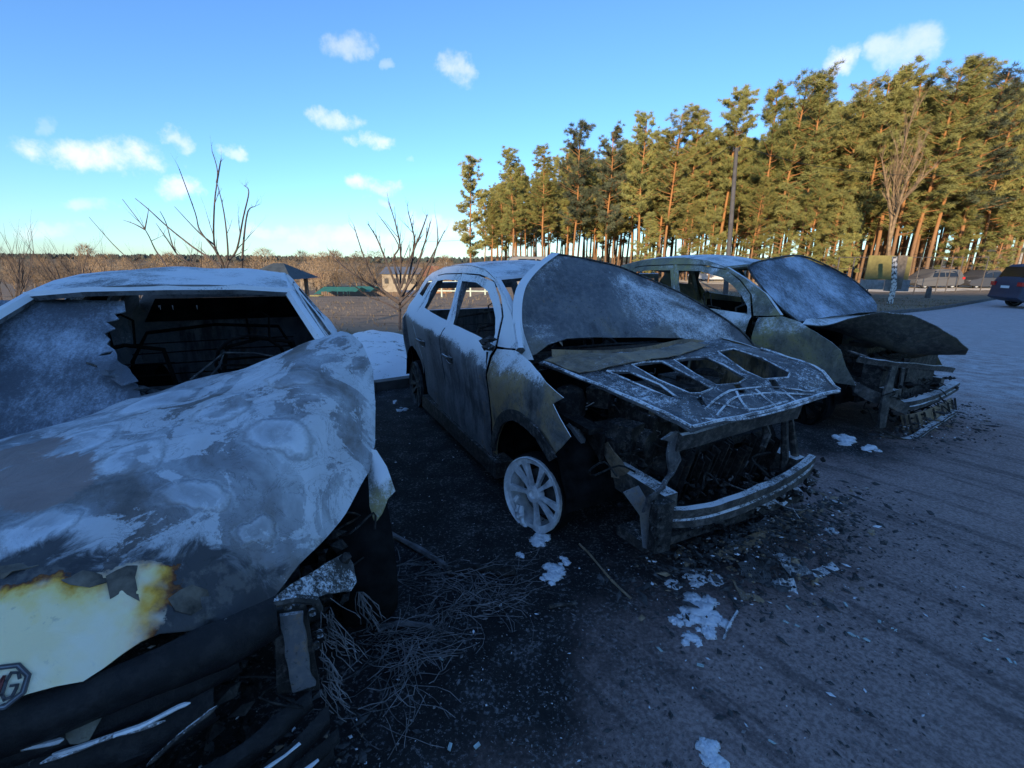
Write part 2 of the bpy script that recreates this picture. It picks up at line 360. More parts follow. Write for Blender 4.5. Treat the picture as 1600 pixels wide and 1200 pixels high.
def mat_ground():
    m, t = newmat('car_park_asphalt'); x, y, z = t.sep(t.pos)
    s = t.math('ADD', t.math('MULTIPLY', t.math('ADD', x, .4), -.59), t.math('MULTIPLY', t.math('SUBTRACT', y, 1.2), .81))
    u = t.math('ADD', t.math('MULTIPLY', t.math('ADD', x, .4), .81), t.math('MULTIPLY', t.math('SUBTRACT', y, 1.2), .59))
    n0 = t.noise(t.pos, 1.1, 6, .6); n1 = t.noise(t.pos, 5, 6, .65); n2 = t.noise(t.pos, 60, 5, .75); n3 = t.noise(t.pos, 260, 3, .8)
    agg = t.voro(t.pos, 130)
    rut = t.noise(t.vmath('MULTIPLY', t.comb(s, u, 0), (.6, 4.5, 1)), 1.5, 6, .65)
    base = t.mix(n1, (.38,.275,.25), (.62,.47,.43))
    base = t.mix(t.math('MULTIPLY', t.ss(rut, .50, .64), .65), base, (.14,.105,.10))
    base = t.mix(t.math('MULTIPLY', t.ss(n2, .56, .40), .5), base, (.075,.055,.055)); base = t.mix(t.math('MULTIPLY', t.ss(n2, .56, .68), .6), base, (.60,.48,.46))
    base = t.mix(t.math('MULTIPLY', t.ss(n3, .58, .74), .6), base, (.10,.085,.09))
    base = t.mix(t.math('MULTIPLY', t.ss(agg, .22, .06), .35), base, (.55,.50,.50))
    # charred ground round the wrecks
    sc_ = t.math('ADD', s, t.math('MULTIPLY', t.math('SUBTRACT', n0, .5), 2.0)); sc_ = t.math('ADD', sc_, t.math('MULTIPLY', t.math('SUBTRACT', n1, .5), .7))
    char = t.math('MULTIPLY', t.ss(t.math('ADD', sc_, t.math('MULTIPLY', t.ss(u, 2.5, -.3), .45)), -.45, .35), t.ss(t.math('ADD', u, t.math('MULTIPLY', n0, 2)), 8.0, 6.0))
    cc = t.mix(t.ss(n1, .35, .7), (.012,.012,.013), (.040,.038,.038)); cc = t.mix(t.math('MULTIPLY', t.ss(t.math('MULTIPLY_ADD', t.math('SUBTRACT', n1, .5), .35, n2), .54, .66), .8), cc, (.27,.265,.27))
    col = t.mix(char, base, cc)
    # frosted strip at the right
    fr = t.math('MULTIPLY', t.ss(t.math('ADD', u, t.math('MULTIPLY', t.math('SUBTRACT', n0, .5), 2.5)), 5.9, 8.0), t.ss(s, -3.0, -.3))
    frn = t.ss(t.math('ADD', t.math('MULTIPLY', n1, .6), t.math('ADD', t.math('MULTIPLY', n2, .5), t.math('MULTIPLY', rut, .5))), .62, 1.0)
    near = t.ss(u, 12.2, 11.6)
    fac = t.math('MULTIPLY', fr, t.math('ADD', t.math('MULTIPLY', t.math('MULTIPLY', frn, near), .85), t.math('MULTIPLY', t.math('SUBTRACT', 1, near), t.math('MULTIPLY_ADD', frn, .3, .22))))
    col = t.mix(fac, col, (.80,.80,.82))
    h = t.math('ADD', t.math('MULTIPLY', n3, .5), t.math('ADD', n2, t.math('MULTIPLY', rut, .8)))
    fin(t, col, .82, 0, t.bump(h, .9, .02), .3); return m
M['asphalt'] = mat_ground()
def mat_field():
    m, t = newmat('dead_grass_ground'); n0 = t.noise(t.pos, .12, 6, .6); n1 = t.noise(t.pos, 2.0, 8, .7); n2 = t.noise(t.pos, 22, 5, .75)
    ln = t.noise(t.vmath('MULTIPLY', t.pos, (.35, 2.6, 1)), 1.2, 5, .65)
    col = t.mix(n1, (.20,.15,.105), (.36,.275,.19)); col = t.mix(t.ss(ln, .5, .68), col, (.13,.098,.07)); col = t.mix(t.math('MULTIPLY', t.ss(n2, .55, .75), .5), col, (.30,.24,.16))
    d = t.sep(t.pos)[1]
    far = t.ss(d, 60, 200); col = t.mix(far, col, t.ramp(t.noise(t.vmath('MULTIPLY', t.pos, (1, .3, 1)), .02, 6, .65), [(.35,(.07,.055,.035)),(.5,(.22,.155,.085)),(.62,(.27,.20,.11)),(.70,(.62,.63,.66))]))
    fin(t, col, .95, 0, t.bump(t.math('ADD', n2, t.math('MULTIPLY', ln, 1.5)), .8, .04), .1); return m
M['field'] = mat_field()
def mat_snowpatch():
    m, t = newmat('trodden_snow'); n = t.noise(t.pos, 6, 7, .7); n2 = t.noise(t.pos, 40, 5, .7)
    col = t.mix(t.ss(t.math('MULTIPLY_ADD', n2, .25, n), .44, .56), (.12,.10,.085), (.88,.89,.91)); fin(t, col, .9, 0, t.bump(t.math('ADD', n, n2), .8, .03), .2); return m
M['snowpatch'] = mat_snowpatch()
def mat_needle():
    m, t = newmat('pine_needles'); oi = t.new('ShaderNodeObjectInfo'); n = t.noise(t.oc, .55, 4, .6); n2 = t.noise(t.oc, 5, 3, .6)
    col = t.ramp(n, [(.3,(.12,.14,.050)),(.5,(.24,.245,.080)),(.7,(.38,.34,.10))]); col = t.mix(t.math('MULTIPLY', oi.outputs['Random'], .35), col, (.28,.23,.07))
    col = t.mix(t.math('MULTIPLY', t.ss(n2, .55, .75), .5), col, (.34,.29,.09))
    fin(t, col, .7, 0, None, .2); return m
M['needle'] = mat_needle()
M['needleshade'] = plain('shade_tinted_needles', (.10,.115,.06), .8, .5, .7)  # darker twin of the pine needles, tree shade put into the crown colour
def mat_pinebark():
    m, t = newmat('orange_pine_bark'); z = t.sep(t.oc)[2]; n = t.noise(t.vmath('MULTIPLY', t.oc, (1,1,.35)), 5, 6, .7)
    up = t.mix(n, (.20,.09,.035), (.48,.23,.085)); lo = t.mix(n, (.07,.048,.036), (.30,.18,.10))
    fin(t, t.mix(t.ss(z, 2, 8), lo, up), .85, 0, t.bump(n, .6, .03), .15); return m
M['pinebark'] = mat_pinebark()
def mat_mghood(rings, brown):
    """blistered, rimed bonnet with an unburnt cream patch at the nose"""
    m, t = newmat('blistered_bonnet_paint'); x, y, z = t.sep(t.oc)
    wv = t.vmath('SUBTRACT', t.noise(t.oc, 4.5, 6, .66, col=True), (.5,.5,.5)); pv = t.vmath('ADD', t.oc, t.vmath('SCALE', wv, scale=.17)); pv = t.comb(t.sep(pv)[0], t.sep(pv)[1], 0)
    d = None
    for (cx, cy, ra, rb, an) in rings:
        q = t.vmath('SUBTRACT', pv, (cx, cy, 0)); qx, qy, _q = t.sep(q); c_, s_ = math.cos(an), math.sin(an)
        a1 = t.math('MULTIPLY', t.math('ADD', t.math('MULTIPLY', qx, c_), t.math('MULTIPLY', qy, s_)), 1/ra); b1 = t.math('MULTIPLY', t.math('SUBTRACT', t.math('MULTIPLY', qy, c_), t.math('MULTIPLY', qx, s_)), 1/rb)
        e_ = t.math('SQRT', t.math('ADD', t.math('MULTIPLY', a1, a1), t.math('MULTIPLY', b1, b1))); d = e_ if d is None else t.math('MINIMUM', d, e_)
    n0 = t.noise(t.oc, 2.0, 8, .62, .8); n1 = t.noise(t.oc, 7, 8, .7, 1.2); n2 = t.noise(t.oc, 70, 5, .75)
    base = t.ramp(n0, [(.30,(.05,.045,.043)),(.42,(.17,.145,.13)),(.50,(.27,.27,.28)),(.62,(.52,.54,.56)),(.8,(.34,.34,.35))])
    ring = t.ramp(t.math('MULTIPLY', d, .31), [(0,(.80,.81,.82)),(.05,(.52,.53,.56)),(.14,(.60,.63,.67)),(.24,(.78,.80,.83)),(.31,(.30,.30,.31)),(.36,(.60,.62,.64)),(.6,(.40,.405,.42))])
    col = base; ringm = t.math('MULTIPLY', t.ss(t.math('MULTIPLY_ADD', t.math('SUBTRACT', n1, .5), .5, d), 1.26, 1.04), t.math('MULTIPLY_ADD', t.ss(n0, .40, .62), .55, .25))
    n6 = t.noise(t.oc, 3.4, 10, .66, .9); rime = t.ss(t.math('ADD', n6, t.math('ADD', t.math('MULTIPLY', t.math('SUBTRACT', n2, .5), .16), t.math('MULTIPLY', t.ss(y, -.5, .6), .05))), .525, .555); col = t.mix(t.math('MULTIPLY', rime, .68), col, t.mix(n1, (.58,.60,.63), (.84,.85,.86)))
    vein = t.ss(t.math('ABSOLUTE', t.math('SUBTRACT', n1, .5)), .012, .0); col = t.mix(t.math('MULTIPLY', vein, .5), col, (.05,.048,.05))
    col = t.mix(ringm, col, ring)
    # bare brown patch towards the far side
    bd_ = None
    for (cx, cy, ra) in brown:
        e_ = t.math('MULTIPLY', t.vmath('LENGTH', t.vmath('SUBTRACT', pv, (cx, cy, 0))) if False else t.math('SQRT', t.math('ADD', t.math('POWER', t.math('ABSOLUTE', t.math('SUBTRACT', t.sep(pv)[0], cx)), 2), t.math('POWER', t.math('ABSOLUTE', t.math('SUBTRACT', t.sep(pv)[1], cy)), 2))), 1/ra); bd_ = e_ if bd_ is None else t.math('MINIMUM', bd_, e_)
    bp = t.ss(t.math('ADD', t.math('MULTIPLY', t.math('SUBTRACT', n1, .5), 1.1), t.math('MULTIPLY_ADD', t.math('SUBTRACT', n0, .5), 1.6, bd_)), 1.12, .94)
    col = t.mix(t.math('MULTIPLY', bp, .9), col, t.mix(n1, (.20,.135,.115), (.33,.235,.20)))
    # soot belt and cream patch
    n4 = t.noise(t.oc, 15, 6, .65); n5 = t.noise(t.oc, 5.5, 3, .5)
    jag = t.math('ADD', t.math('MULTIPLY', t.math('SUBTRACT', n4, .5), .10), t.math('MULTIPLY', t.math('SUBTRACT', n5, .5), .16))
    ex = t.math('ADD', t.math('SUBTRACT', x, .705), jag); ay = t.math('ABSOLUTE', t.math('ADD', y, .0)); ey = t.math('ADD', t.math('SUBTRACT', .262, ay), jag)
    e = t.math('MINIMUM', ex, ey)
    soot = t.ss(t.math('ADD', t.math('SUBTRACT', x, .60), t.math('ADD', t.math('MULTIPLY', t.math('SUBTRACT', n0, .5), .35), t.math('MULTIPLY', t.math('SUBTRACT', n1, .5), .25))), -.01, .05)
    flake = t.ss(n4, .52, .62)
    col = t.mix(t.math('MULTIPLY', soot, .93), col, t.mix(t.math('MULTIPLY', flake, .7), (.022,.021,.023), (.12,.105,.09)))
    cream = t.ramp(t.math('MULTIPLY', t.math('MINIMUM', t.math('MULTIPLY', ex, 1.8), ey), 6), [(0,(.03,.012,.006)),(.07,(.22,.07,.012)),(.22,(.82,.42,.05)),(.42,(.97,.74,.26)),(.75,(.98,.84,.50))])
    cream = t.mix(t.math('MULTIPLY', t.ss(t.noise(t.oc, 38, 4, .7), .60, .72), .35), cream, (.30,.28,.24)); cream = t.mix(t.math('MULTIPLY', t.ss(t.noise(t.oc, 4.0, 4, .6), .48, .62), .6), cream, (.97,.91,.74))
    col = t.mix(t.ss(e, .0, .004), col, cream)
    h = t.math('ADD', t.math('MULTIPLY', t.ss(d, 1.15, .7), .9), t.math('ADD', t.math('MULTIPLY', n1, .6), t.math('MULTIPLY', n2, .12)))
    fin(t, col, t.math('MULTIPLY_ADD', rime, .3, .48), 0, t.bump(h, .55, .02)); return m
def mat_frostglass(name, dark, seed=0, amt=.5, spk=1.2):
    m, t = newmat(name); v = t.vmath('ADD', t.oc, (seed, seed*.7, 0)); n0 = t.noise(v, 1.7, 6, .6); n1 = t.noise(t.vmath('MULTIPLY', v, (1,2.2,1)), 26, 5, .7); n2 = t.noise(v, 110, 4, .7)
    f = t.math('ADD', t.math('MULTIPLY', t.math('SUBTRACT', n0, .5), 2.4), t.math('MULTIPLY', t.math('SUBTRACT', n1, .5), spk)); f = t.math('ADD', f, t.math('MULTIPLY', t.math('SUBTRACT', n2, .5), .7))
    fac = t.ss(f, .5-amt-.35, .5-amt+.45)
    fin(t, t.mix(fac, dark, (.55,.62,.72)), t.math('MULTIPLY_ADD', fac, .3, .35), 0, t.bump(t.math('ADD', n1, n2), .5, .008)); return m
M['fglass'] = mat_frostglass('frosted_sooty_glass', (.035,.04,.05), 1, .50)
M['fglass2'] = mat_frostglass('rimed_grey_glass', (.10,.11,.13), 4, .42, .8)
# ------------------------------------------------------------------ ground
KD = Vector((.808, .589, 0)); KN = Vector((-.589, .808, 0)); KO = Vector((-.4, 1.2, 0)); KS = 4.25     # kerb direction, normal, origin, offset
def zdip(x, y): return -.25*sm(8, 20, x)
def zt(x, y):
    """height of the terrain"""
    d = max(y, 1e-3); q = x/d if y > 5 else 0
    ml = sm(.0, -.13, q) if y > 12 else 0
    z = zdip(x, y)*(1-ml) + ml*(-2.2*sm(19, 45, y)-2.6*sm(42, 115, y))
    far = sm(190, 620, y)
    z += far*(3.5*ml + 1.6 + 2.2*nz3((x*.004, y*.004, 0)) + 2.0*sm(-200, 300, x))
    if y > 14: z += .05*nz3((x*.4, y*.4, 3))
    return z
def sheet(name, xs, ys, fn, mat, dz=0):
    mb = MB(); nx, ny = len(xs), len(ys)
    mb.v = [(x, y, fn(x, y)+dz) for y in ys for x in xs]
    mb.f = [(j*nx+i, j*nx+i+1, (j+1)*nx+i+1, (j+1)*nx+i) for j in range(ny-1) for i in range(nx-1)]
    return mb.build(name, mat, None, True, 180)
def grad(a, b, n, p):   # graded spacing, dense near zero
    return sorted(set([round(a*((k/n)**p), 3) for k in range(n+1)]+[round(b*((k/n)**p), 3) for k in range(n+1)]))
xs = grad(-2600, 2600, 60, 2.6); ys = sorted([-300, -150, -80, -50]+[round(-40+k*2.5, 2) for k in range(52)]+[90+k*6 for k in range(20)]+[212+k*30 for k in range(30)]+[1200, 1800, 3000])
tag(sheet('ground', xs, ys, zt, M['field'], -.02), kind='structure')
# asphalt car park: everything on the near side of the kerb line
mb = MB(); us = [-60+k*2 for k in range(70)]; ss_ = [-60, -45, -30, -20, -12, -8, -5, -3, -2, -1, 0, 1, 2, 3, KS-.07]
for s_ in ss_:
    for u_ in us:
        p = KO+KD*u_+KN*s_; mb.v.append((p.x, p.y, zdip(p.x, p.y)+.004))
nu = len(us); mb.f = [(j*nu+i, j*nu+i+1, (j+1)*nu+i+1, (j+1)*nu+i) for j in range(len(ss_)-1) for i in range(nu-1)]
tag(mb.build('asphalt_lot', M['asphalt'], None, True, 180), kind='structure')
# kerb: single stones, each its own piece
kerb = tag(empty('kerb'), kind='structure')
kb = MB().box((0, 0, .0), (.99, .14, .22)); kme = kb.mesh('kerb_stone'); kme.materials.append(M['kerb'])
rk = random.Random(4)
for k in range(-8, 44):
    p = KO+KD*(k*1.0)+KN*KS; o = link('kerb_stone', kme, None, kerb); o.location = (p.x, p.y, zdip(p.x, p.y)+rk.uniform(-.012,.012)); o.rotation_euler = (rk.uniform(-.02,.02), rk.uniform(-.01,.01), math.atan2(KD.y, KD.x)+rk.uniform(-.008,.008))
# snow lying behind the kerb between the two nearer wrecks
def blob_sheet(name, outline, mat, zf, step=.12, kind=None, h=.06, label=None, cat=None):
    vs, fs = cdt(outline, (), step); mb = MB(); ob = np.array(dens(outline, step))
    out = []
    for (x, y) in vs:
        e = math.sqrt(((ob-np.array((x, y)))**2).sum(1).min()); out.append((x, y, zf(x, y)+h*sm(0, .5, e)*(1+.6*nz3((x*3, y*3, 1)))-.012))
    mb.add(out, fs); bm_flip(mb, 2); o = mb.build(name, mat, None, True, 180); tag(o, label, cat, kind=kind); return o
g = lambda px, py: tuple(ground_at(px, py)[:2])
pts = [g(*p) for p in ((548,524),(575,517),(615,519),(648,530),(660,545),(655,580),(640,596),(600,600),(575,606),(545,604),(530,570))]
blob_sheet('snow_patch', spl(pts, 4, True), M['snowpatch'], lambda x, y: .004, kind='structure', h=.09)
pts = [g(*p) for p in ((590,612),(625,606),(652,640),(668,655),(640,662),(600,655))]
blob_sheet('snow_patch', spl(pts, 4, True), M['snowpatch'], lambda x, y: .008, kind='structure', h=.03)
# pale sandy clearing in the sun beyond the wire fence
M['sand'] = plain('pale_sandy_clearing', (.74,.62,.45), .95, .25, .8)
pts = [tuple(wat(px, 420, d)[:2]) for px, d in ((1300,37),(1380,33.5),(1450,34),(1560,38),(1680,42),(1680,66),(1500,70),(1300,66),(1060,66),(1060,47),(1200,42))]
blob_sheet('sandy_clearing', spl(pts, 3, True), M['sand'], zt, 1.5, 'structure', .03)
# unseen blocks of flats, added behind the viewer and sized to shade the car park
def flats(name, x0, x1, y0, y1, h, label):
    r = empty(name, ((x0+x1)/2, (y0+y1)/2, 0)); W_, D_ = x1-x0, y1-y0
    m_ = plain('render_'+name, (.42,.40,.37), .9, .1, 2)
    MB().box((0,0,h/2-.5), (W_, D_, h+1)).build('wall', m_, r); MB().box((0,0,h+.15), (W_+.5, D_+.5, .3)).build('roof', M['concrete'], r)
    wme = MB().box((0,0,0), (1.5,.12,1.5)).mesh('window'); wme.materials.append(M['black'])
    for fl in range(int(h//3)):
        for k in range(int(W_//6)):
            o = link('window', wme, None, r); o.location = (-W_/2+3+k*6, D_/2+.02, 1.7+fl*3)
    tag(r, label, 'building'); return r
flats('shading_flats', -130, -33.2, -104, -90, 24.6, 'long unseen block of flats behind the viewer at the left, added to shade the car park')
flats('shading_flats', -33, 60, -104, -90, 29.2, 'taller unseen block of flats behind the viewer at the right, added to shade the car park')
# ------------------------------------------------------------------ burnt-out cars
def ident(p): return p
def side_y(x, z):
    w_ = .92 - max(0, z-.95)*.53 - max(0, .35-z)*.1 - max(0, x-.1)**2*.25 - max(0, -x-2.6)**2*.25
    zc = .815-.088*(x+.5) if x < -.5 else .815+.10*min(1, (x+.5)/.7)      # shoulder crease, rising to the rear
    w_ += .012 - .30*max(0, min(z, zc+.16)-zc) - .13*max(0, zc-max(z, .5))*sm(.45,-.4,x)
    return w_
A_FENDER = [(-.575,.27),(-.577,.6),(-.575,.995),(-.34,1.025),(-.10,1.0),(.108,.962),(.335,.912),(.25,.858),(.31,.80),(.398,.73),(.33,.65),(.255,.575),(.20,.60),(.12,.635),(-.02,.655),(-.16,.65),(-.28,.61),(-.40,.53),(-.47,.43),(-.515,.31),(-.52,.27)]
A_FDOOR = [(-.600,.235),(-.603,.6),(-.606,1.0),(-.72,1.19),(-.90,1.31),(-1.10,1.40),(-1.45,1.44),(-1.84,1.44),(-1.72,1.24),(-1.595,1.03),(-1.60,.6),(-1.61,.20),(-1.1,.205)]
A_FWIN = [(-1.50,1.045),(-.66,1.02),(-.69,1.08),(-.80,1.17),(-.95,1.26),(-1.13,1.33),(-1.445,1.385),(-1.75,1.385),(-1.66,1.24)]
A_RDOOR = [(-1.628,.20),(-1.62,.6),(-1.615,1.03),(-1.745,1.25),(-1.863,1.44),(-2.3,1.425),(-2.5,1.405),(-2.60,1.29),(-2.63,1.2),(-2.52,.95),(-2.43,.78),(-2.33,.60),(-2.27,.42),(-2.25,.26)]
A_RWIN = [(-2.42,1.10),(-2.05,1.075),(-1.66,1.055),(-1.78,1.24),(-1.88,1.385),(-2.2,1.38),(-2.44,1.36),(-2.50,1.25)]
A_FRAME = [(-.34,1.035),(-.57,1.2),(-.85,1.32),(-1.13,1.425),(-1.4,1.485),(-1.75,1.515),(-2.1,1.512),(-2.45,1.485),(-2.8,1.42),(-3.05,1.34),(-3.25,1.15),(-3.42,.98),(-3.50,.75),(-3.50,.32),(-3.12,.28),(-3.10,.40),(-3.03,.53),(-2.90,.63),(-2.72,.67),(-2.56,.64),(-2.43,.56),(-2.36,.44),(-2.345,.58),(-2.44,.78),(-2.53,.955),(-2.642,1.2),(-2.61,1.295),(-2.505,1.415),(-2.3,1.435),(-1.86,1.45),(-1.45,1.45),(-1.09,1.408),(-.89,1.318),(-.70,1.19),(-.59,1.01),(-.46,1.02)]
A_QWIN = [(-2.93,1.20),(-2.70,1.19),(-2.66,1.30),(-2.60,1.36),(-2.78,1.345)]
RIM_PROF = [(.205,-.05),(.232,-.055),(.245,-.075),(.25,-.07),(.25,-.045),(.225,-.035),(.215,0),(.215,.09),(.235,.12)]
def wheel(parent, name, loc, steer, mrim, tire=False, melted=False, mtire=None, lean=0):
    """alloy wheel, outer face towards -y; spokes in five pairs"""
    wt = empty(name, loc); wt.parent = parent; wt.rotation_euler = (lean, 0, steer)
    MB().lathe(RIM_PROF, 40).build('rim', mrim, wt, True)
    sp = MB()
    for k in range(10):
        a = k*2*math.pi/10 + (.075 if k % 2 else -.075) + 1.3
        if melted and 3.55 < (a % 6.2832) < 4.55: continue
        c, s_ = math.cos(a), math.sin(a); pr = []
        for (r_, wd, y) in ((.03,.012,-.048),(.09,.011,-.045),(.15,.015,-.05),(.20,.022,-.056),(.236,.029,-.062)):
            for q in (-1, 1): pr.append(Vector((r_*c - q*wd*s_, y, r_*s_ + q*wd*c)))
        n = len(pr); back = [v+Vector((0,.028,0)) for v in pr]
        fs = []
        for i in range(4): fs += [(2*i,2*i+1,2*i+3,2*i+2),(n+2*i,n+2*i+2,n+2*i+3,n+2*i+1),(2*i,2*i+2,n+2*i+2,n+2*i),(2*i+1,n+2*i+1,n+2*i+3,2*i+3)]
        sp.add(pr+back, fs)
    sp.lathe([(.0,-.035),(.028,-.035),(.03,-.052),(.055,-.05),(.062,-.03),(.062,.0)], 20)
    if melted:
        rg = random.Random(2)
        for k in range(7):
            a = rg.uniform(3.5, 4.5); r_ = rg.uniform(.12,.22); sp.tube([(r_*math.cos(a), -.055, r_*math.sin(a)), ((r_+.03)*math.cos(a+.15), -.065, (r_+.03)*math.sin(a+.15)), ((r_+.05)*math.cos(a+.22), -.05, (r_+.05)*math.sin(a+.22))], [.012,.022,.010], 7)
    sp.build('spokes', mrim, wt, True, 35)
    MB().lathe([(.05,.03),(.155,.03),(.155,.045),(.05,.045)], 28).build('brake_disc', M['rimdark'], wt)
    if tire: MB().lathe([(.235,-.075),(.26,-.10),(.31,-.10),(.335,-.06),(.335,.08),(.31,.12),(.24,.12)], 36).build('tire', mtire or M['tirewall'], wt, True)
    else: MB().lathe([(.25,-.05),(.262,-.045),(.265,.05),(.25,.10),(.235,.11)], 36).rough(.008, 20).build('tire', M['rubber'], wt, True)
    return wt
def side_panel(car, name, poly, holes, mat, sg, T, off=0, t=.004, dent=.006, step=.05, seed=0):
    vs, fs = cdt(poly, holes, step); out = []
    for (x, z) in vs:
        X, Z = T((x, z)); y = side_y(x, z)+off + dent*nz3((X*1+seed, Z, sg*3), 4.5)
        out.append((X, sg*y, Z))
    mb = MB().add(out, fs); 
    s = 0
    for f in fs[:40]:
        a, b, c = (Vector(out[i]) for i in f); s += (b-a).cross(c-a).y
    if s*sg < 0: mb.f = [tuple(reversed(f)) for f in mb.f]
    return mb.thicken(t)
def roof_panel(T, mat, car, crown=.045, bump=.012, seed=0):
    top = [(-1.13,1.425),(-1.25,1.455),(-1.4,1.485),(-1.75,1.515),(-2.1,1.512),(-2.45,1.485),(-2.8,1.42),(-3.05,1.34)]
    tp = spl(top, 3); mb = MB(); nv = 21
    for (x, z) in tp:
        w_ = side_y(x, z)-.004; X, Z = T((x, z))
        for k in range(nv):
            v = -1+2*k/(nv-1); bow = (1-v*v)
            mb.v.append((X+.10*bow*(1 if x > -1.3 else 0)*sm(-1.5,-1.13,x), v*w_, Z+crown*bow**.8+.003+bump*nz3((X*2.5+seed, v*2.5, 0))*bow))
    n = len(tp); mb.f = [(i*nv+k, i*nv+k+1, (i+1)*nv+k+1, (i+1)*nv+k) for i in range(n-1) for k in range(nv-1)]
    bm_flip(mb, 2); mb.thicken(.02); return mb.build('roof', mat, car, True, 50)
def seat(car, x, y, lean=.28, rear=False, w_=.25):
    st = MB(); hgt = .62
    def q(u, h): return (x-lean*h, y+u, .42+h)
    st.tube([q(-w_,0),q(-w_,.35),q(-w_*.8,.56),q(0,.60),q(w_*.8,.56),q(w_,.35),q(w_,0)], .014, 6)
    for k in range(6): h = .08+k*.08; st.tube([q(-w_,h),(x-lean*h-.03*math.sin(k*2.),y,.42+h),q(w_,h)], .005, 4)
    if not rear: st.tube([q(-.06,.58),q(-.07,.75),q(0,.79),q(.07,.75),q(.06,.58)], .008, 5)
    st.tube([(x,y-w_,.42),(x+.45,y-w_,.40),(x+.48,y,.40),(x+.45,y+w_,.40),(x,y+w_,.42),(x,y-w_,.42)], .014, 6)
    for k in range(6): st.tube([(x+.05+k*.07,y-w_,.41),(x+.05+k*.07,y,.37),(x+.05+k*.07,y+w_,.41)], .005, 4)
    for u in (-w_, w_): st.tube([(x+.05,y+u,.42),(x+.02,y+u,.18)], .014, 5); st.tube([(x+.4,y+u,.40),(x+.42,y+u,.18)], .014, 5)
    return st.rough(.012, 9, x+y).build('seat_frame', M['inside'] if car.name == 'burnt_car.002' else M['dark'], car)
def burnt_shell(key, name, label, T=ident, mbody=None, mfend=None, mroof=None, fender=None, seed=0):
    x, y, a = CAR[key]; car = empty(name, (x, y, 0), a); tag(car, label, 'burnt car', 'burnt-out cars in a row')
    mbody = mbody or M['body']; mfend = mfend or M['fender']
    for sg in (-1, 1):
        if not (key == 'l' and sg == 1):
            side_panel(car, 'front_fender', fender or A_FENDER, (), mfend, sg, ident if key == 'm' else T, .002, seed=seed).build('front_fender', mfend, car, True, 35)
        fd = side_panel(car, 'front_door', A_FDOOR, (A_FWIN,), mbody, sg, T, .004, dent=.009, seed=seed).build('front_door', mbody, car, True, 35)
        rd = side_panel(car, 'rear_door', A_RDOOR, (A_RWIN,), mbody, sg, T, .003, dent=.008, seed=seed+4).build('rear_door', mbody, car, True, 35)
        side_panel(car, 'side_frame', A_FRAME, (A_QWIN,), mbody, sg, T, 0, seed=seed+2).build('side_frame', mbody, car, True, 35)
        for (dr, hx) in ((fd, -1.38), (rd, -2.22)):
            X, Z = T((hx, .80)); yy = sg*(side_y(hx, .80)+.004)
            h = MB(); h.lathe([(.0,.0),(.05,.0),(.055,.006),(.06,.0)], 16, Matrix.Translation((X,yy,Z-.02)) @ Matrix.Scale(1.5, 4, (1,0,0)) @ Matrix.Scale(.6, 4, (0,0,1)))
            h.tube([(X-.10,yy,Z),(X-.07,yy+sg*.035,Z+.005),(X+.06,yy+sg*.035,Z+.005),(X+.09,yy,Z)], .011, 6); h.build('door_handle', M['beam'], dr, True)
        # inner door skins, sill and rocker
        ins = MB(); 
        for (xa, xb, zb) in ((-.62,-1.58,.99),(-1.64,-2.35,1.01)):
            (X0, Z0), (X1, _) = T((xa, .25)), T((xb, .25)); ins.box(((X0+X1)/2, sg*.80, (.25+zb)/2), (abs(X1-X0), .02, zb-.25))
        ins.rough(.02, 5, sg).build('door_liner', M['inside'], car)
        (X0, _), (X1, _) = T((-.50, .2)), T((-2.33, .2))
        MB().box(((X0+X1)/2, sg*.84, .16), (abs(X1-X0), .13, .12)).rough(.01, 7).build('sill', M['dark'], car)
        # pillars behind the openings
        pl = MB()
        for (xa, za, xb, zb) in ((-1.61,.98,-1.86,1.44),(-2.56,.98,-2.56,1.41)):
            (XA, ZA), (XB, ZB) = T((xa, za)), T((xb, zb)); pl.tube([(XA, sg*(side_y(xa,za)-.05), ZA), (XB, sg*(side_y(xb,zb)-.05), ZB)], .045, 6)
        pl.tube([(XX, sg*(side_y(q[0],q[1])-.03), ZZ-.015) for q in A_FRAME[:9] for (XX, ZZ) in [T(q)]], .03, 6)
        pl.build('pillar', mbody, car, True)
        # wheel housing
        for cx in (-.12, -2.72):
            ho = MB(); n = 14
            ra = [(T((cx,0))[0]+.44*math.cos(math.pi*k/n), sg*.86, .26+.40*math.sin(math.pi*k/n)) for k in range(n+1)]
            ho.band(ra, [(p[0], sg*.50, p[2]) for p in ra]); ho.rough(.012, 8); ho.build('wheel_housing', M['inside'], car)
    roof_panel(T, mroof or M['roof'], car, seed=seed)
    # windshield header, tailgate, floor, firewall, dashboard beam
    X0, Z0 = T((-1.13, 1.425)); yy = side_y(-1.13, 1.425)
    MB().tube([(X0, -yy+.02, Z0-.01),(X0+.06,-yy*.55,Z0+.015),(X0+.085,0,Z0+.02),(X0+.06,yy*.55,Z0+.015),(X0,yy-.02,Z0-.01)], .028, 6).build('windshield_header', mbody, car, True)
    Xr = T((-3.3, 1))[0]; zr = T((-3, 1.34))[1]
    tgp = [(-.80,.35),(.80,.35),(.84,.9),(.70,1.12),(.60,zr-.03),(-.60,zr-.03),(-.70,1.12),(-.84,.9)]; tgh = [(-.66,.98),(.66,.98),(.54,zr-.10),(-.54,zr-.10)]
    vs, fs = cdt(tgp, (tgh,), .12); tg = MB().add([(Xr+.28*max(0, z-.85)-.02*(1-(yv/.8)**2), yv, z) for yv, z in vs], fs); bm_flip(tg, 0); tg.thicken(.02).build('tailgate', mbody, car, True)
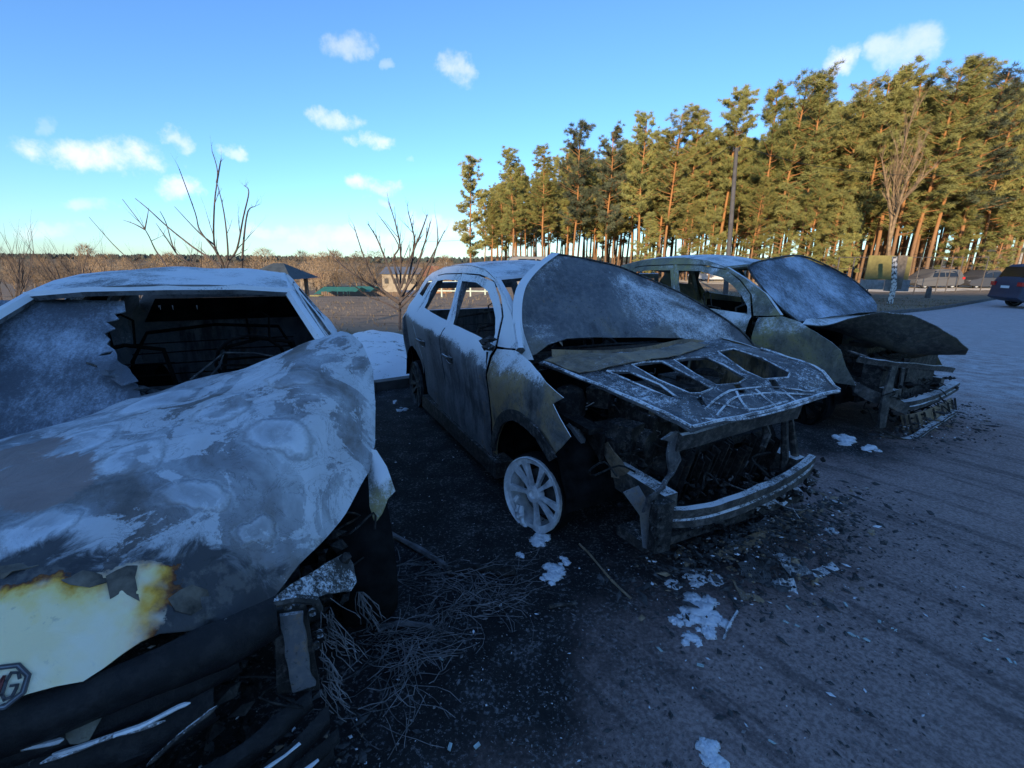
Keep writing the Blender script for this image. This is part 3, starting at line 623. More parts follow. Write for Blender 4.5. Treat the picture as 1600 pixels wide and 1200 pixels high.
    if key == 'l':
        MB().add([(Xr+.28*max(0, z-.85)+.02, yv, z) for yv, z in tgh], [(0,1,2,3)]).thicken(.006).build('rear_window', M['inside'], car)
        for (wn, nm) in ((A_FWIN, 'front_side_glass'), (A_RWIN, 'rear_side_glass')):
            vs, fs = cdt(wn, (), .12); mbg = MB().add([(*[T((x_, z_))[0]], -(side_y(x_, z_)-.02), T((x_, z_))[1]) for x_, z_ in vs], fs)
            if nm == 'rear_side_glass': mbg.thicken(.005).build(nm, M['inside'], car)
    MB().box(((Xr-.45)/2, 0, .14), (abs(Xr)-.45, 1.62, .06)).rough(.02, 5).build('floor_pan', M['inside'], car)
    MB().box((-.52, 0, .48), (.03, 1.5, .68)).rough(.02, 6).build('firewall', M['inside'], car)
    d = MB().tube([(-.78,-.72,.88),(-.76,-.3,.90),(-.78,.3,.89),(-.78,.72,.88)], .035, 8)
    d.box((-.74,.0,.72), (.10,.30,.36)); d.tube([(-.80,.36,.86),(-1.02,.36,.94)], .025, 6)
    rg = random.Random(seed)
    for k in range(24): d.chunk((-.78+rg.uniform(-.12,.1), rg.uniform(-.68,.68), .84+rg.uniform(-.08,.06)), rg.uniform(.02,.06), rg, .8, 1.8)
    d.rough(.015, 10).build('dashboard_beam', M['char'], car)
    sw = [(-1.05+.05*math.sin(k*.5236)-.02, .36+.185*math.cos(k*.5236), .96+.17*math.sin(k*.5236)) for k in range(13)]
    MB().tube(sw, .010, 6).tube([sw[0], (-1.04,.36,.95), sw[6]], .008, 5).build('steering_wheel', M['inside'] if key == 'l' else M['dark'], car)
    seat(car, -1.45, -.38); seat(car, -1.45, .38); seat(car, -2.35, 0, .30, True, .58)
    return car
def clutter(car, box, n, seed, mat='char', r=(.015,.05), name='burnt_rubble', pipes=10):
    rg = random.Random(seed); mb = MB(); (x0,x1),(y0,y1),(z0,z1) = box
    for k in range(n): mb.chunk((rg.uniform(x0,x1), rg.uniform(y0,y1), z0+(z1-z0)*rg.random()**1.5), rg.uniform(*r), rg, rg.uniform(.4,1), rg.uniform(1,1.6))
    for k in range(pipes):
        p = Vector((rg.uniform(x0,x1), rg.uniform(y0,y1), rg.uniform(z0,z1))); q = [p]
        for j in range(5): p = p+Vector((rg.uniform(-.1,.1), rg.uniform(-.12,.12), rg.uniform(-.09,.07))); p.z = max(z0, p.z); q.append(p)
        mb.tube(spl([tuple(v) for v in q], 3), rg.uniform(.002,.006), 5)
    return tag(mb.build(name, M[mat], car), kind='stuff')
def engine(car, seed, cx=.08, z0=.25, zs=1.0):
    e = MB(); rg = random.Random(seed)
    e.box((cx,.05,z0+.18*zs), (.42,.62,.38*zs)).box((cx-.02,.02,z0+.42*zs), (.26,.52,.14*zs)).box((cx+.05,-.38,z0+.12), (.34,.26,.26)).box((cx-.15,.30,z0+.45*zs), (.2,.24,.08))
    for k in range(4): e.tube([(cx+.14,-.15+k*.13,z0+.44*zs),(cx+.26,-.16+k*.13,z0+.38*zs),(cx+.29,-.15+k*.12,z0+.2)], .022, 7)
    e.rough(.018, 8, seed)
    for (px, py, pz, rr) in ((cx+.22,-.33,z0+.22,.075),(cx+.25,-.20,z0+.05,.06),(cx+.23,.28,z0+.16,.07)):
        e.lathe([(0,-.05),(rr*.4,-.055),(rr*.5,-.03),(rr*.9,-.03),(rr,-.05),(rr,.05),(0,.05)], 18, Matrix.Translation((px,py,pz)) @ Matrix.Rotation(R(-75), 4, 'Z'))
    return e.build('engine', M['dark'], car)
def apron(car, sg, mat='char', dz=0):
    a_ = MB().box((-.05, sg*.61, .52), (.60, .03, .26)).box((-.05, sg*.64, .655), (.55, .09, .03)); a_.rough(.04, 7, sg)
    a_.lathe([(0,.0),(.05,.0),(.08,.02),(.10,.08),(.105,.20)], 16, Matrix.Translation((-.12, sg*.58, .82)) @ Matrix.Rotation(R(-90), 4, 'X'))
    a_.v = [(x, y, z+dz) for x, y, z in a_.v]; return a_.build('fender_apron', M[mat], car)
def rail(car, sg, x0=-.35, x1=.68, z=.40, mat='beam'):
    r = MB().box(((x0+x1)/2, sg*.50, z), (x1-x0, .085, .13)); r.v = [(x, y, zz-.0*x) for x, y, zz in r.v]
    return r.rough(.006, 8, sg).build('frame_rail', M[mat], car)
def beam(car, name, pts, h, d, mat, lip=True):
    """curved open-section cross beam along pts (front face), height h, depth d"""
    P = [Vector(p) for p in spl(pts, 5)]; mb = MB(); back = Vector((-d, 0, 0))
    prof = [(0,-h/2),(0,-h*.12),(-.012,-h*.06),(-.012,h*.06),(0,h*.12),(0,h/2),(-d,h/2),(-d,h/2-.02),(-.018,h/2-.02),(-.018,-h/2+.02),(-d,-h/2+.02),(-d,-h/2)]
    n = len(prof)
    for p in P:
        for (dx, dz) in prof: mb.v.append((p.x+dx, p.y, p.z+dz))
    mb.f = [(i*n+k, i*n+(k+1)%n, (i+1)*n+(k+1)%n, (i+1)*n+k) for i in range(len(P)-1) for k in range(n)]+[tuple(range(n)), tuple((len(P)-1)*n+k for k in reversed(range(n)))]
    return mb.rough(.006, 9).build(name, M[mat], car, True, 30)
def strap(pts, w_, t=.006, up=(0,0,1)):
    """flat bent bar along pts, width direction 'up' side"""
    P = [Vector(p) for p in spl(pts, 4)]; mb = MB(); U = Vector(up)
    a = [p+U*w_/2 for p in P]; b = [p-U*w_/2 for p in P]
    mb.band(a, b); return mb.thicken(t)

# ---- middle wreck -------------------------------------------------------
cm = burnt_shell('m', 'burnt_car', 'burnt grey crossover in the middle with its pale alloy wheel and peeled-back hood skin', seed=1)
sk_b = [at('m',818,562,'x',-.40), at('m',803,520,'x',-.50), at('m',800,490,'x',-.58), at('m',803,462,'x',-.68), at('m',812,440,'x',-.78), at('m',834,416,'x',-.90), at('m',861,396,'x',-.98), at('m',910,404,'x',-.98), at('m',960,415,'x',-.98),
        at('m',992,427,'x',-.93), at('m',1050,452,'x',-.70), at('m',1095,476,'x',-.48), at('m',1137,502,'x',-.28), at('m',1165,525,'x',-.18), at('m',1184,550,'x',-.10), at('m',1150,548,'x',-.16), at('m',1122,540,'x',-.24), at('m',1064,528,'x',-.36), at('m',1000,527,'x',-.42), at('m',930,527,'x',-.45), at('m',886,529,'x',-.45), at('m',856,538,'x',-.43), at('m',838,553,'x',-.41)]
sk_i = [at('m',900,450,'x',-.74), at('m',980,470,'x',-.66), at('m',870,490,'x',-.60), at('m',950,495,'x',-.52), at('m',1040,500,'x',-.46), at('m',835,500,'x',-.60)]
skin = panel(sk_b, sk_i, axes=(1, 2), step=.04, t=.004, reg=2e-4, dent=.012, dsc=4).build('hood_skin', M['skin'], cm, True, 50)
MB().tube(spl([tuple(Vector(p)+Vector((.003,0,.002))) for p in sk_b[6:15]], 4), .008, 6).build('skin_edge', M['dark'], skin, True)
# folded hem down the near edge of the skin
hem = [Vector(p) for p in sk_b[:7]]
a = [p+Vector((.006, 0, 0)) for p in hem]; b = [p+Vector((.035, .055, .0)) for p in hem]
MB().band(spl([tuple(v) for v in a], 4), spl([tuple(v) for v in b], 4)).thicken(.004).build('folded_hem', M['body'], skin, True)
# hood inner frame
hf = {'rr': (842,566,.93), 'r1': (905,590,.905), 'r2': (1000,632,.865), 'fr': (1080,671,.83), 'f1': (1200,645,.845), 'fl': (1314,612,.86), 'l1': (1290,582,.95), 'l2': (1240,562,.985), 'l3': (1190,545,1.0), 'rl': (1120,530,1.02), 'm1': (1030,545,1.0), 'm2': (930,556,.97), 'm3':(870,555,.95)}
hb = [at('m', a_, b_, 'z', c_) for (a_, b_, c_) in hf.values()]
hfun = tps([(p[0], p[1]) for p in hb], [p[2] for p in hb], 1e-3)
def on_hood(px, py):
    z = .92
    for _ in range(12):
        p = at('m', px, py, 'z', z); z = .5*z+.5*float(hfun([(p[0], p[1])])[0])
    return (p[0], p[1])
hh = [[(955,582),(985,583),(1030,602),(1058,622),(1040,619),(995,600)],
      [(993,572),(1010,569),(1035,567),(1060,580),(1107,605),(1090,613),(1075,613),(1030,594)],
      [(1058,565),(1080,562),(1105,560),(1130,572),(1160,590),(1150,598),(1120,600),(1090,585)],
      [(1126,552),(1150,548),(1190,560),(1230,582),(1226,589),(1192,591),(1165,580)],
      [(1090,624),(1096,622),(1103,632),(1098,634)],[(1148,602),(1155,600),(1164,612),(1156,613)],[(1200,592),(1208,591),(1218,605),(1210,606)]]
def grow(h, k): 
    cx, cy = sum(p[0] for p in h)/len(h), sum(p[1] for p in h)/len(h); return [(cx+(x-cx)*k, cy+(y-cy)*k) for x, y in h]
hol = [[on_hood(*p) for p in grow(h, 1.10 if i < 4 else 1.3)] for i, h in enumerate(hh)]
fr_ = panel(hb, (), hol, axes=(0, 1), step=.035, t=.012, reg=1e-3, dent=.010, dsc=9)
hfo = fr_.build('hood_frame', M['sheet'], cm, True, 30)
rbp = [on_hood(*p) for p in ((850,566),(900,556),(960,556),(1030,549),(1078,538),(1108,542),(1062,558),(1000,568),(950,578),(905,586))]
panel([(x, y, float(hfun([(x, y)])[0])+.016) for x, y in rbp], (), axes=(0,1), step=.04, t=.004, dent=.012, dsc=12).build('hood_rear_band', M['tan'], hfo, True, 40)
rb = MB()                                   # raised ribs round the openings and the latch bridge
for h in hol[:4]:
    rb.tube([(x, y, float(hfun([(x, y)])[0])+.001) for x, y in h+[h[0]]], .007, 5)
for seg in (((1100,640),(1140,612),(1200,605),(1260,612),(1285,606)),((1120,650),(1150,622),(1210,615),(1270,618)),((1110,628),(1170,640),(1230,628)),((1150,612),(1170,645)),((1180,608),(1215,640)),((1215,605),(1250,632)),((1095,655),(1170,655),(1290,620))):
    q = [on_hood(*p) for p in seg]; q = spl(q, 4); rb.tube([(x, y, float(hfun([(x, y)])[0])+.002) for x, y in q], .006, 5)
for seg in (((850,568),(1000,630),(1080,668)),((1080,668),(1200,643),(1310,612)),((1310,610),(1285,582),(1190,546))):
    q = spl([on_hood(*p) for p in seg], 6); rb.tube([(x, y, float(hfun([(x, y)])[0])+.003) for x, y in q], .011, 6)
rb.rough(.007, 22).build('frame_rib', M['frame'], hfo, True)
# frost lumps along the ribs of the frame
# cowl strip under the skin
cw = strap([at('m',862,552,'x',-.36), at('m',940,553,'x',-.36), at('m',1010,547,'x',-.34), at('m',1068,535,'x',-.30), at('m',1100,538,'x',-.26)], .05, .008, (-.2,0,1)); cw.build('cowl', M['tan'], cm, True)
MB().box((-.50,0,.93),(.10,1.4,.05)).rough(.02,6).build('cowl_tray', M['char'], cm)
for sg in (-1, 1): apron(cm, sg); rail(cm, sg)
engine(cm, 3, .06, .34, .95)
clutter(cm, ((-.25,.45),(-.5,.55),(.42,.80)), 70, 51, 'beam', (.006,.020), 'engine_rubble', 14)
for (x0_, y0_, z0_, dx_, dy_, dz_, rz_) in ((.22,-.42,.60,.16,.12,.14,.3),(.28,-.12,.70,.10,.22,.05,-.2),(.10,.25,.82,.24,.10,.06,.4),(.32,.34,.58,.12,.18,.16,.1),(-.1,-.36,.74,.14,.14,.12,.6)):
    MB().box((x0_,y0_,z0_), (dx_,dy_,dz_), Matrix.Rotation(rz_,3,'Z')).rough(.012,14).build('engine_unit', M['dark'], cm)
clutter(cm, ((-.30,.5),(-.55,.6),(.24,.60)), 420, 5, 'char', (.008,.030), 'engine_rubble', 18)
# crumpled strut brace and inner-fender remains beside the wheel
st = MB(); st.tube([at('m',893,662,'y',-.66), at('m',905,690,'y',-.66), at('m',912,722,'y',-.64), at('m',935,738,'y',-.60)], [.04,.045,.05,.035], 7); st.rough(.025, 12).build('strut_bracket', M['skin'], cm)
panel([at('m',925,705,'y',-.58), at('m',950,690,'y',-.56), at('m',965,712,'y',-.55), at('m',985,735,'y',-.54), at('m',970,748,'y',-.54), at('m',935,740,'y',-.56), at('m',915,735,'y',-.58)], (), axes=(0,2), step=.03, dent=.03, dsc=14).build('bent_bracket', M['tan'], cm, True)
# near-side rail end plate and the twisted radiator-support upright
panel([at('m',975,770,'x',.60), at('m',1000,760,'x',.62), at('m',1016,790,'x',.66), at('m',1018,862,'x',.70), at('m',1008,858,'x',.70), at('m',1000,806,'x',.64)], (), axes=(1,2), step=.03, dent=.02).build('rail_end_plate', M['skin'], cm, True)
up = strap([at('m',1016,795,'x',.70), at('m',1022,770,'x',.70), at('m',1040,752,'x',.68), at('m',1055,728,'x',.66), at('m',1054,705,'x',.66), at('m',1058,684,'x',.66), at('m',1044,680,'x',.66)], .075, .014, (.0,.9,.45)); up.rough(.014, 14).build('support_upright', M['sheet'], cm, True, 30)
strap([at('m',1058,690,'x',.66), at('m',1110,676,'x',.68), at('m',1180,655,'x',.68), at('m',1245,640,'x',.66)], .085, .02, (.25,0,1)).rough(.008, 9).build('upper_crossmember', M['beam'], cm, True, 30)
pb = MB().box(Vector(at('m',1032,822,'x',.72)), (.05,.10,.26)); 
for k in range(7): pb.lathe([(0,-.012),(.010,-.01),(.012,0)], 8, Matrix.Translation(Vector(at('m',1020+6*(k%3),785+14*k,'x',.752))) @ Matrix.Rotation(R(-90),4,'Z'))
pb.rough(.006, 9).build('crash_box', M['dark'], cm)
beam(cm, 'bumper_beam', [at('m',1048,812,'x',.70), at('m',1110,806,'x',.77), at('m',1180,782,'x',.79), at('m',1240,752,'x',.76), at('m',1273,724,'x',.70)], .095, .042, 'beam')
for (a_, b_, c_, d_) in ((1225,650,1215,780),(1235,655,1238,770),(1195,660,1190,700)):
    MB().tube([at('m',a_,b_,'x',.62), at('m',(a_+c_)/2+6,(b_+d_)/2,'x',.64), at('m',c_,d_,'x',.66)], [.018,.024,.012], 6).rough(.012, 18).build('support_strut', M['dark'], cm)
MB().box(at('m',1152,740,'x',.50), (.012,.17,.10), Matrix.Rotation(.6,3,'X') @ Matrix.Rotation(.5,3,'Y')).build('radiator_scrap', M['skin'], cm)
MB().box(at('m',1042,645,'x',.25), (.20,.05,.02), Matrix.Rotation(1.15,3,'Z')).build('relay_cover', M['tan'], cm)
rdm = MB()
for k in range(26): rdm.box((.50+.02*math.sin(k*1.3), -.30+k*.030, .40+.03*math.sin(k*.7)), (.045,.010,.34+.05*math.sin(k*2.1)), Matrix.Rotation(.25,3,'Y'))
rdm.box((.46,.08,.56),(.06,.80,.05)).box((.54,.08,.24),(.06,.80,.05)); rdm.rough(.014, 11).build('radiator', M['char'], cm)
MB().box((.55,.02,.17),(.22,1.25,.05)).rough(.02,7).build('lower_crossmember', M['dark'], cm)
clutter(cm, ((.38,.72),(-.45,.72),(.12,.42)), 420, 8, 'char', (.007,.026), 'front_rubble', 4)
clutter(cm, ((.50,.72),(.05,.62),(.22,.34)), 40, 9, 'beam', (.02,.05), 'front_rubble', 6)
wheel(cm, 'front_wheel', (-.03,-.84,.21), R(17), M['rim'], melted=True, lean=R(-4)).scale = (.92,.92,.92)
wheel(cm, 'rear_wheel', (-2.72,-.80,.235), 0, M['rimdark'])
for (wx) in (-.03, -2.72):
    w2 = wheel(cm, 'front_wheel' if wx > -1 else 'rear_wheel', (wx, .82, .235), math.pi, M['rimdark'])
# arch trim over the near front wheel
ar = [(.27,.56),(.20,.60),(.12,.635),(-.02,.655),(-.16,.65),(-.28,.61),(-.40,.53),(-.47,.43),(-.515,.31)]; ar = spl(ar, 3)
cen = Vector((-.12,0,.26)); A_ = []; B_ = []
for (x, z) in ar:
    d = (Vector((x,0,z))-cen).normalized(); y = -(side_y(x, z)+.014); A_.append((x-d.x*.012, y, z-d.z*.012)); B_.append((x+d.x*.055, -(side_y(x+d.x*.055, z+d.z*.055)+.012), z+d.z*.055))
MB().band(A_, B_).thicken(.014).rough(.005, 25).build('arch_trim', M['dark'], cm, True)
# melted mirror stub, icicles under the door
mm = MB(); rg = random.Random(6); mp = Vector(at('m',768,540,'y',-.90))
for k in range(9): mm.chunk(mp+Vector((rg.uniform(-.05,.06), rg.uniform(-.07,.0), rg.uniform(-.06,.05))), rg.uniform(.02,.045), rg, .9, 1.4)
mm.tube([mp+Vector((0,-.03,-.04)), mp+Vector((-.01,-.035,-.14))], [.008,.002], 5); mm.build('mirror_stub', M['dark'], cm)
for (x, L) in ((-.78,.10),(-.80,.05),(-.60,.12),(-1.15,.06),(-1.42,.05),(-1.8,.05)): MB().tube([(x,-.895,.225),(x+.004,-.895,.21-L)], [.006,.001], 5).build('icicle', M['cord'], cm)
# ---- far wreck ------------------------------------------------------------
def T_t(p):
    x, z = p; return (1.08*x-.03, z if z < 1.0 else 1.0+(z-1.0)*1.20)
F_T = [(-.53,.30),(-.53,.6),(-.53,1.0),(-.30,1.03),(-.12,1.0),(.06,.93),(.20,.86),(.28,.80),(.34,.66),(.44,.50),(.30,.49),(.20,.52),(.10,.57),(-.02,.60),(-.16,.60),(-.28,.57),(-.38,.50),(-.45,.40),(-.49,.30)]
ct = burnt_shell('t', 'burnt_car', 'burnt olive-stained car, the farthest of the three wrecks, with its hood arched up', T_t, M['olive'], M['olive'], fender=F_T, seed=11)
wb = [at('t',1246,503,'x',-.34), at('t',1215,478,'x',-.50), at('t',1190,450,'x',-.72), at('t',1172,425,'x',-.93), at('t',1172,414,'x',-1.0), at('t',1205,405,'x',-1.04), at('t',1250,400,'x',-1.05), at('t',1295,417,'x',-.92), at('t',1335,440,'x',-.66), at('t',1360,462,'x',-.44), at('t',1371,476,'x',-.30), at('t',1370,487,'x',-.24), at('t',1340,489,'x',-.27), at('t',1300,494,'x',-.32), at('t',1270,500,'x',-.35)]
wi = [at('t',1230,440,'x',-.74), at('t',1290,450,'x',-.64), at('t',1320,470,'x',-.46), at('t',1260,470,'x',-.56)]
panel(wb, wi, axes=(1,2), step=.05, reg=2e-4, dent=.012, dsc=5, t=.006).build('windshield', M['fglass'], ct, True, 50)
P = [Vector(p) for p in wb[:10]]
MB().tube(spl([tuple(v+Vector((.004,0,.003))) for v in P], 4), .012, 6).build('windshield_edge', M['dark'], ct, True)
M['scorch'] = burnt('dark_scorched_hood', [(.3,(.03,.03,.03)),(.45,(.08,.078,.07)),(.58,(.14,.13,.10)),(.75,(.24,.20,.12))], frost=.38, nz_w=1.0, fsc=2, speck=.6, sc=3, seed=18, rust=.4)
hc = [at('t',1250,506,'y',-.74), at('t',1285,508,'y',-.76), at('t',1325,497,'y',-.76), at('t',1380,487,'y',-.70), at('t',1425,492,'y',-.60), at('t',1465,509,'y',-.50), at('t',1495,528,'y',-.38), at('t',1513,546,'y',-.25)]
far_ = [(.85,.0,.79),(.74,.35,.77),(.62,.66,.78),(.45,.74,.86),(.1,.76,.93),(-.30,.76,.98)]
rear_ = [(-.36,.4,.99),(-.38,0,.98),(-.36,-.4,.98)]
hin = [(.2,-.45,.86),(.55,-.40,.82),(.75,-.25,.80),(.0,-.45,.90),(.3,0,.86),(.65,.1,.83),(.3,.5,.90)]
panel(hc+far_+rear_, hin, axes=(0,1), step=.05, reg=1e-4, dent=.012, dsc=5, t=.008).build('hood', M['scorch'], ct, True, 50)
for sg in (-1, 1): apron(ct, sg); rail(ct, sg, -.35, .60, .38)
engine(ct, 8); clutter(ct, ((-.3,.5),(-.6,.6),(.3,.68)), 260, 15, 'char', (.012,.045), 'engine_rubble', 30)
MB().tube([at('t',1325,548,'x',.1), at('t',1350,556,'x',.2), at('t',1372,566,'x',.30), at('t',1400,563,'x',.36)], .012, 6).build('strut_rod', M['frame'], ct)
# front structure: radiator pack, uprights, two beams and the lower lip
rp = MB().box((.52,.10,.50), (.05,.62,.40)).box((.40,-.05,.52), (.16,1.0,.34)); rp.rough(.006, 6).build('radiator', M['dark'], ct)
strap([at('t',1396,572,'x',.52), at('t',1388,600,'x',.55), at('t',1380,632,'x',.58), at('t',1376,668,'x',.60)], .09, .02, (.2,1,0)).rough(.01,10).build('support_upright', M['beam'], ct, True, 30)
strap([at('t',1410,575,'x',.55), at('t',1405,605,'x',.56), at('t',1398,640,'x',.58)], .04, .015, (.2,1,0)).build('support_upright', M['beam'], ct, True, 30)
strap([at('t',1340,560,'x',.40), at('t',1380,567,'x',.50), at('t',1440,572,'x',.55), at('t',1488,577,'x',.55)], .05, .02, (.3,0,1)).rough(.012,10).build('upper_crossmember', M['beam'], ct, True, 30)
strap([at('t',1335,605,'x',.36), at('t',1360,618,'x',.48), at('t',1385,625,'x',.56), at('t',1415,640,'x',.66)], .10, .03, (0,.2,1)).rough(.01,10).build('crash_box', M['beam'], ct, True, 30)
beam(ct, 'bumper_beam', [at('t',1408,636,'x',.64), at('t',1435,632,'x',.70), at('t',1470,620,'x',.72), at('t',1500,603,'x',.66)], .085, .07, 'beam')
pl_ = MB(); lo = [at('t',1412,650,'x',.66), at('t',1440,646,'x',.72), at('t',1475,632,'x',.73), at('t',1492,622,'x',.69)]; lo2 = [at('t',1420,686,'x',.70), at('t',1448,676,'x',.75), at('t',1480,656,'x',.76), at('t',1494,642,'x',.72)]
for k in range(9):
    t_ = k/8; A_ = spl(lo, 8); B_ = spl(lo2, 8); i = int(t_*(len(A_)-1)); pl_.tube([A_[i], B_[i]], .010, 5)
pl_.build('grille_rib', M['dark'], ct)
MB().band(spl([tuple(Vector(p)+Vector((-.03,0,0))) for p in lo], 5), spl([tuple(Vector(p)+Vector((-.03,0,0))) for p in lo2], 5)).thicken(.008).rough(.01, 9).build('grille_plate', M['tan'], ct, True)
beam(ct, 'lower_lip', [at('t',1375,672,'x',.60), at('t',1420,690,'x',.76), at('t',1460,668,'x',.80), at('t',1495,645,'x',.76)], .05, .05, 'beam')
clutter(ct, ((.35,.70),(-.5,.6),(.1,.5)), 160, 17, 'char', (.012,.04), 'front_rubble', 25)
for (x, y, st_) in ((-.02,-.82,0),(-2.95,-.80,0)): wheel(ct, 'front_wheel' if x > -1 else 'rear_wheel', (x, y, .24), st_, M['inside'])
for (x, y) in ((-.02,.82),(-2.95,.80)): wheel(ct, 'front_wheel' if x > -1 else 'rear_wheel', (x, y, .24), math.pi, M['rimdark'])

# ---- near wreck at the left -----------------------------------------------
def T_l(p):
    x, z = p; return (x-.07, z if z < 1.0 else 1.0+(z-1.0)*.86)
cl = burnt_shell('l', 'burnt_car', 'burnt car nearest the viewer with a blistered hood and a cream patch around its badge', T_l, M['body'], M['dark'], seed=21)
def P2(x, px, py): return at('l', px, py, 'x', x)
nose = [P2(.70,420,940), P2(.80,330,985), P2(.84,250,992), P2(.88,130,1065), P2(.90,0,1105), (.89,-.14,.655), (.86,-.27,.66), (.80,-.40,.67), (.68,-.56,.68), (.45,-.72,.72), (.1,-.80,.77), (-.3,-.82,.81), (-.62,-.80,.825)]
rear = [P2(-.60,0,674), P2(-.60,100,655), P2(-.60,250,610), P2(-.60,420,560), P2(-.60,500,528), P2(-.58,532,518)]
edge = [P2(-.50,552,524), P2(-.44,566,536), P2(-.30,583,580), P2(-.10,587,640), P2(.05,586,690), P2(.20,577,738), P2(.36,540,800), P2(.50,500,850)]
hin = [(-.3,.70,1.13),(-.25,.45,1.055),(-.2,.1,.985),(-.2,-.3,.91),(.0,.75,1.00),(.05,.5,1.0),(.1,.2,.965),(.15,-.2,.915),(.3,.55,.88),(.35,.3,.91),(.4,0,.90),(.4,-.4,.86),(.52,.42,.79),(.56,.2,.85),(.6,-.1,.855),(.6,-.4,.80),(.70,.3,.755),(.74,.12,.80),(.76,-.1,.80),(.76,-.3,.765),(.83,.1,.745),(.85,-.05,.745)]
hood_b = nose[:]+rear+edge
lf_all = hood_b+hin; lf = tps([(p[0], p[1]) for p in lf_all], [p[2] for p in lf_all], 4e-4)
def hood_hit(px, py):
    o_, d_ = rayc('l', px, py)
    for t_ in np.linspace(.3, 4, 700):
        p = o_+d_*t_
        if p.z < float(lf([(p.x, p.y)])[0]): break
    return p
rings = []
for (px, py, hw, hh_) in ((348,640,44,22),(437,677,46,30),(203,716,44,28),(48,830,56,30),(305,772,56,26),(452,588,38,13),(120,688,46,17),(250,625,40,12),(395,832,34,18)):
    c0 = hood_hit(px, py); e1 = hood_hit(px+hw, py)-c0; e2 = hood_hit(px, py+hh_)-c0
    rings.append((c0.x, c0.y, max(.03, math.hypot(e1.x, e1.y)), max(.03, min(.16, math.hypot(e2.x, e2.y))), math.atan2(e1.y, e1.x)))
brown = [(hood_hit(px, py).x, hood_hit(px, py).y, r_) for (px, py, r_) in ((45,745,.15),(10,715,.14),(70,765,.10))]
M['mghood'] = mat_mghood(rings, brown)
hoodo = panel(hood_b, hin, axes=(0,1), step=.035, reg=4e-4, t=.005, dent=.016, dsc=7, seed=4).build('hood', M['mghood'], cl, True, 60)
# hood underside lip along the open edge
lip = [Vector(p) for p in edge[2:]+nose[:1]]
MB().band(spl([tuple(p+Vector((0,-.012,-.004))) for p in lip], 4), spl([tuple(p+Vector((-.05,-.05,-.055))) for p in lip], 4)).thicken(.006).build('hood_inner_lip', M['dark'], hoodo, True)
M['flake'] = plain('scorched_paint_flake', (.15,.125,.095), .8, .5, 18, bmp=.4)
# peeled paint flakes beside the cream patch
for i, pl2 in enumerate(([(92,905),(130,893),(165,897),(168,912),(140,918),(110,916)],[(165,900),(215,880),(212,905),(218,938),(190,925),(172,935)],[(0,905),(40,890),(62,882),(30,880),(0,888)],[(262,935),(300,915),(325,925),(330,945),(300,962),(275,955)])):
    P3 = []
    for (px, py) in pl2:
        o_, d_ = rayc('l', px, py); lo_, hi_ = .2, 3.0
        for t_ in np.linspace(.3, 3, 400):
            p = o_+d_*t_
            if p.z < float(lf([(p.x, p.y)])[0])+.006: break
        P3.append(tuple(p))
    cq = sum((Vector(p) for p in P3), Vector())/len(P3)
    panel(P3, [(cq.x, cq.y, cq.z+.008)], axes=(0,1), step=.02, t=.002, dent=.012, dsc=30).build('paint_flake', M['flake'], hoodo, True)
# round badge frame with letters, standing on the nose
def nosept(y, w_):
    """point on the nose: y across, w_ up along the sheet from its lower edge"""
    x0 = .905-.35*y*y; x = x0-.62*w_; z = float(lf([(x, y)])[0]); return Vector((x, y, z))
bc = Vector(P2(.88, -2, 1056)); 
byc = bc.y; e0 = 1e-2
ctr = Vector((bc.x, bc.y, float(lf([(bc.x, bc.y)])[0])))
tu = (Vector((ctr.x, byc+e0, float(lf([(ctr.x, byc+e0)])[0])))-ctr).normalized()
tvv = (Vector((ctr.x-e0, byc, float(lf([(ctr.x-e0, byc)])[0])))-ctr).normalized(); tvv = Vector((-.66,0,.75)).normalized()
bn = tu.cross(tvv).normalized(); bn = bn if bn.x > 0 else -bn; tvv = bn.cross(tu).normalized(); tvv = tvv if tvv.z > 0 else -tvv
bz = R(22.5)
def bpt(u, v, h=0): return ctr+tu*u+tvv*v+bn*(h+.004)
bd = empty('badge'); bd.parent = cl
octo = lambda r: [(r*math.cos(bz+k*math.pi/4), r*math.sin(bz+k*math.pi/4)) for k in range(8)]
def ringo(r0, r1, h0, h1, nm, mat):
    mb = MB(); a, b = octo(r0), octo(r1)
    for hh_ in (h0, h1):
        for q in a: mb.v.append(bpt(*q, hh_))
        for q in b: mb.v.append(bpt(*q, hh_))
    for k in range(8):
        j = (k+1) % 8; mb.f += [(16+k,16+j,24+j,24+k),(8+k,8+j,24+j,24+k),(k,j,16+j,16+k)]
    return mb.build(nm, mat, bd)
M['badge'] = plain('badge_dark', (.06,.06,.065), .5, .3, 20); M['badger'] = plain('badge_red', (.16,.03,.025), .6, .3, 20); M['badgec'] = plain('badge_chrome', (.30,.31,.33), .4, .3, 20, metal=.4)
ringo(.0405, .0445, -.012, .004, 'outer_ring', M['badge']); ringo(.0375, .0405, -.012, .003, 'bright_ring', M['badgec']); ringo(.034, .0375, -.012, .004, 'inner_ring', M['badge'])
def stroke(pts, wd, h):
    mb = MB()
    for (a, b) in zip(pts[:-1], pts[1:]):
        a, b = Vector(a), Vector(b); d = (b-a).normalized(); n = Vector((-d.y, d.x))*wd/2; a -= d*wd*.45; b += d*wd*.45
        q = [a+n, b+n, b-n, a-n]; vs = [bpt(p.x, p.y, .0) for p in q]+[bpt(p.x, p.y, h) for p in q]
        mb.add(vs, [(4,5,6,7),(0,1,5,4),(1,2,6,5),(2,3,7,6),(3,0,4,7)])
    return mb
stroke([(a*.70, b*.70) for a, b in ((-.034,-.026),(-.034,.024),(-.016,-.012),(-.002,.026),(-.002,-.030))], .005, .004).build('letter', M['badger'], bd)
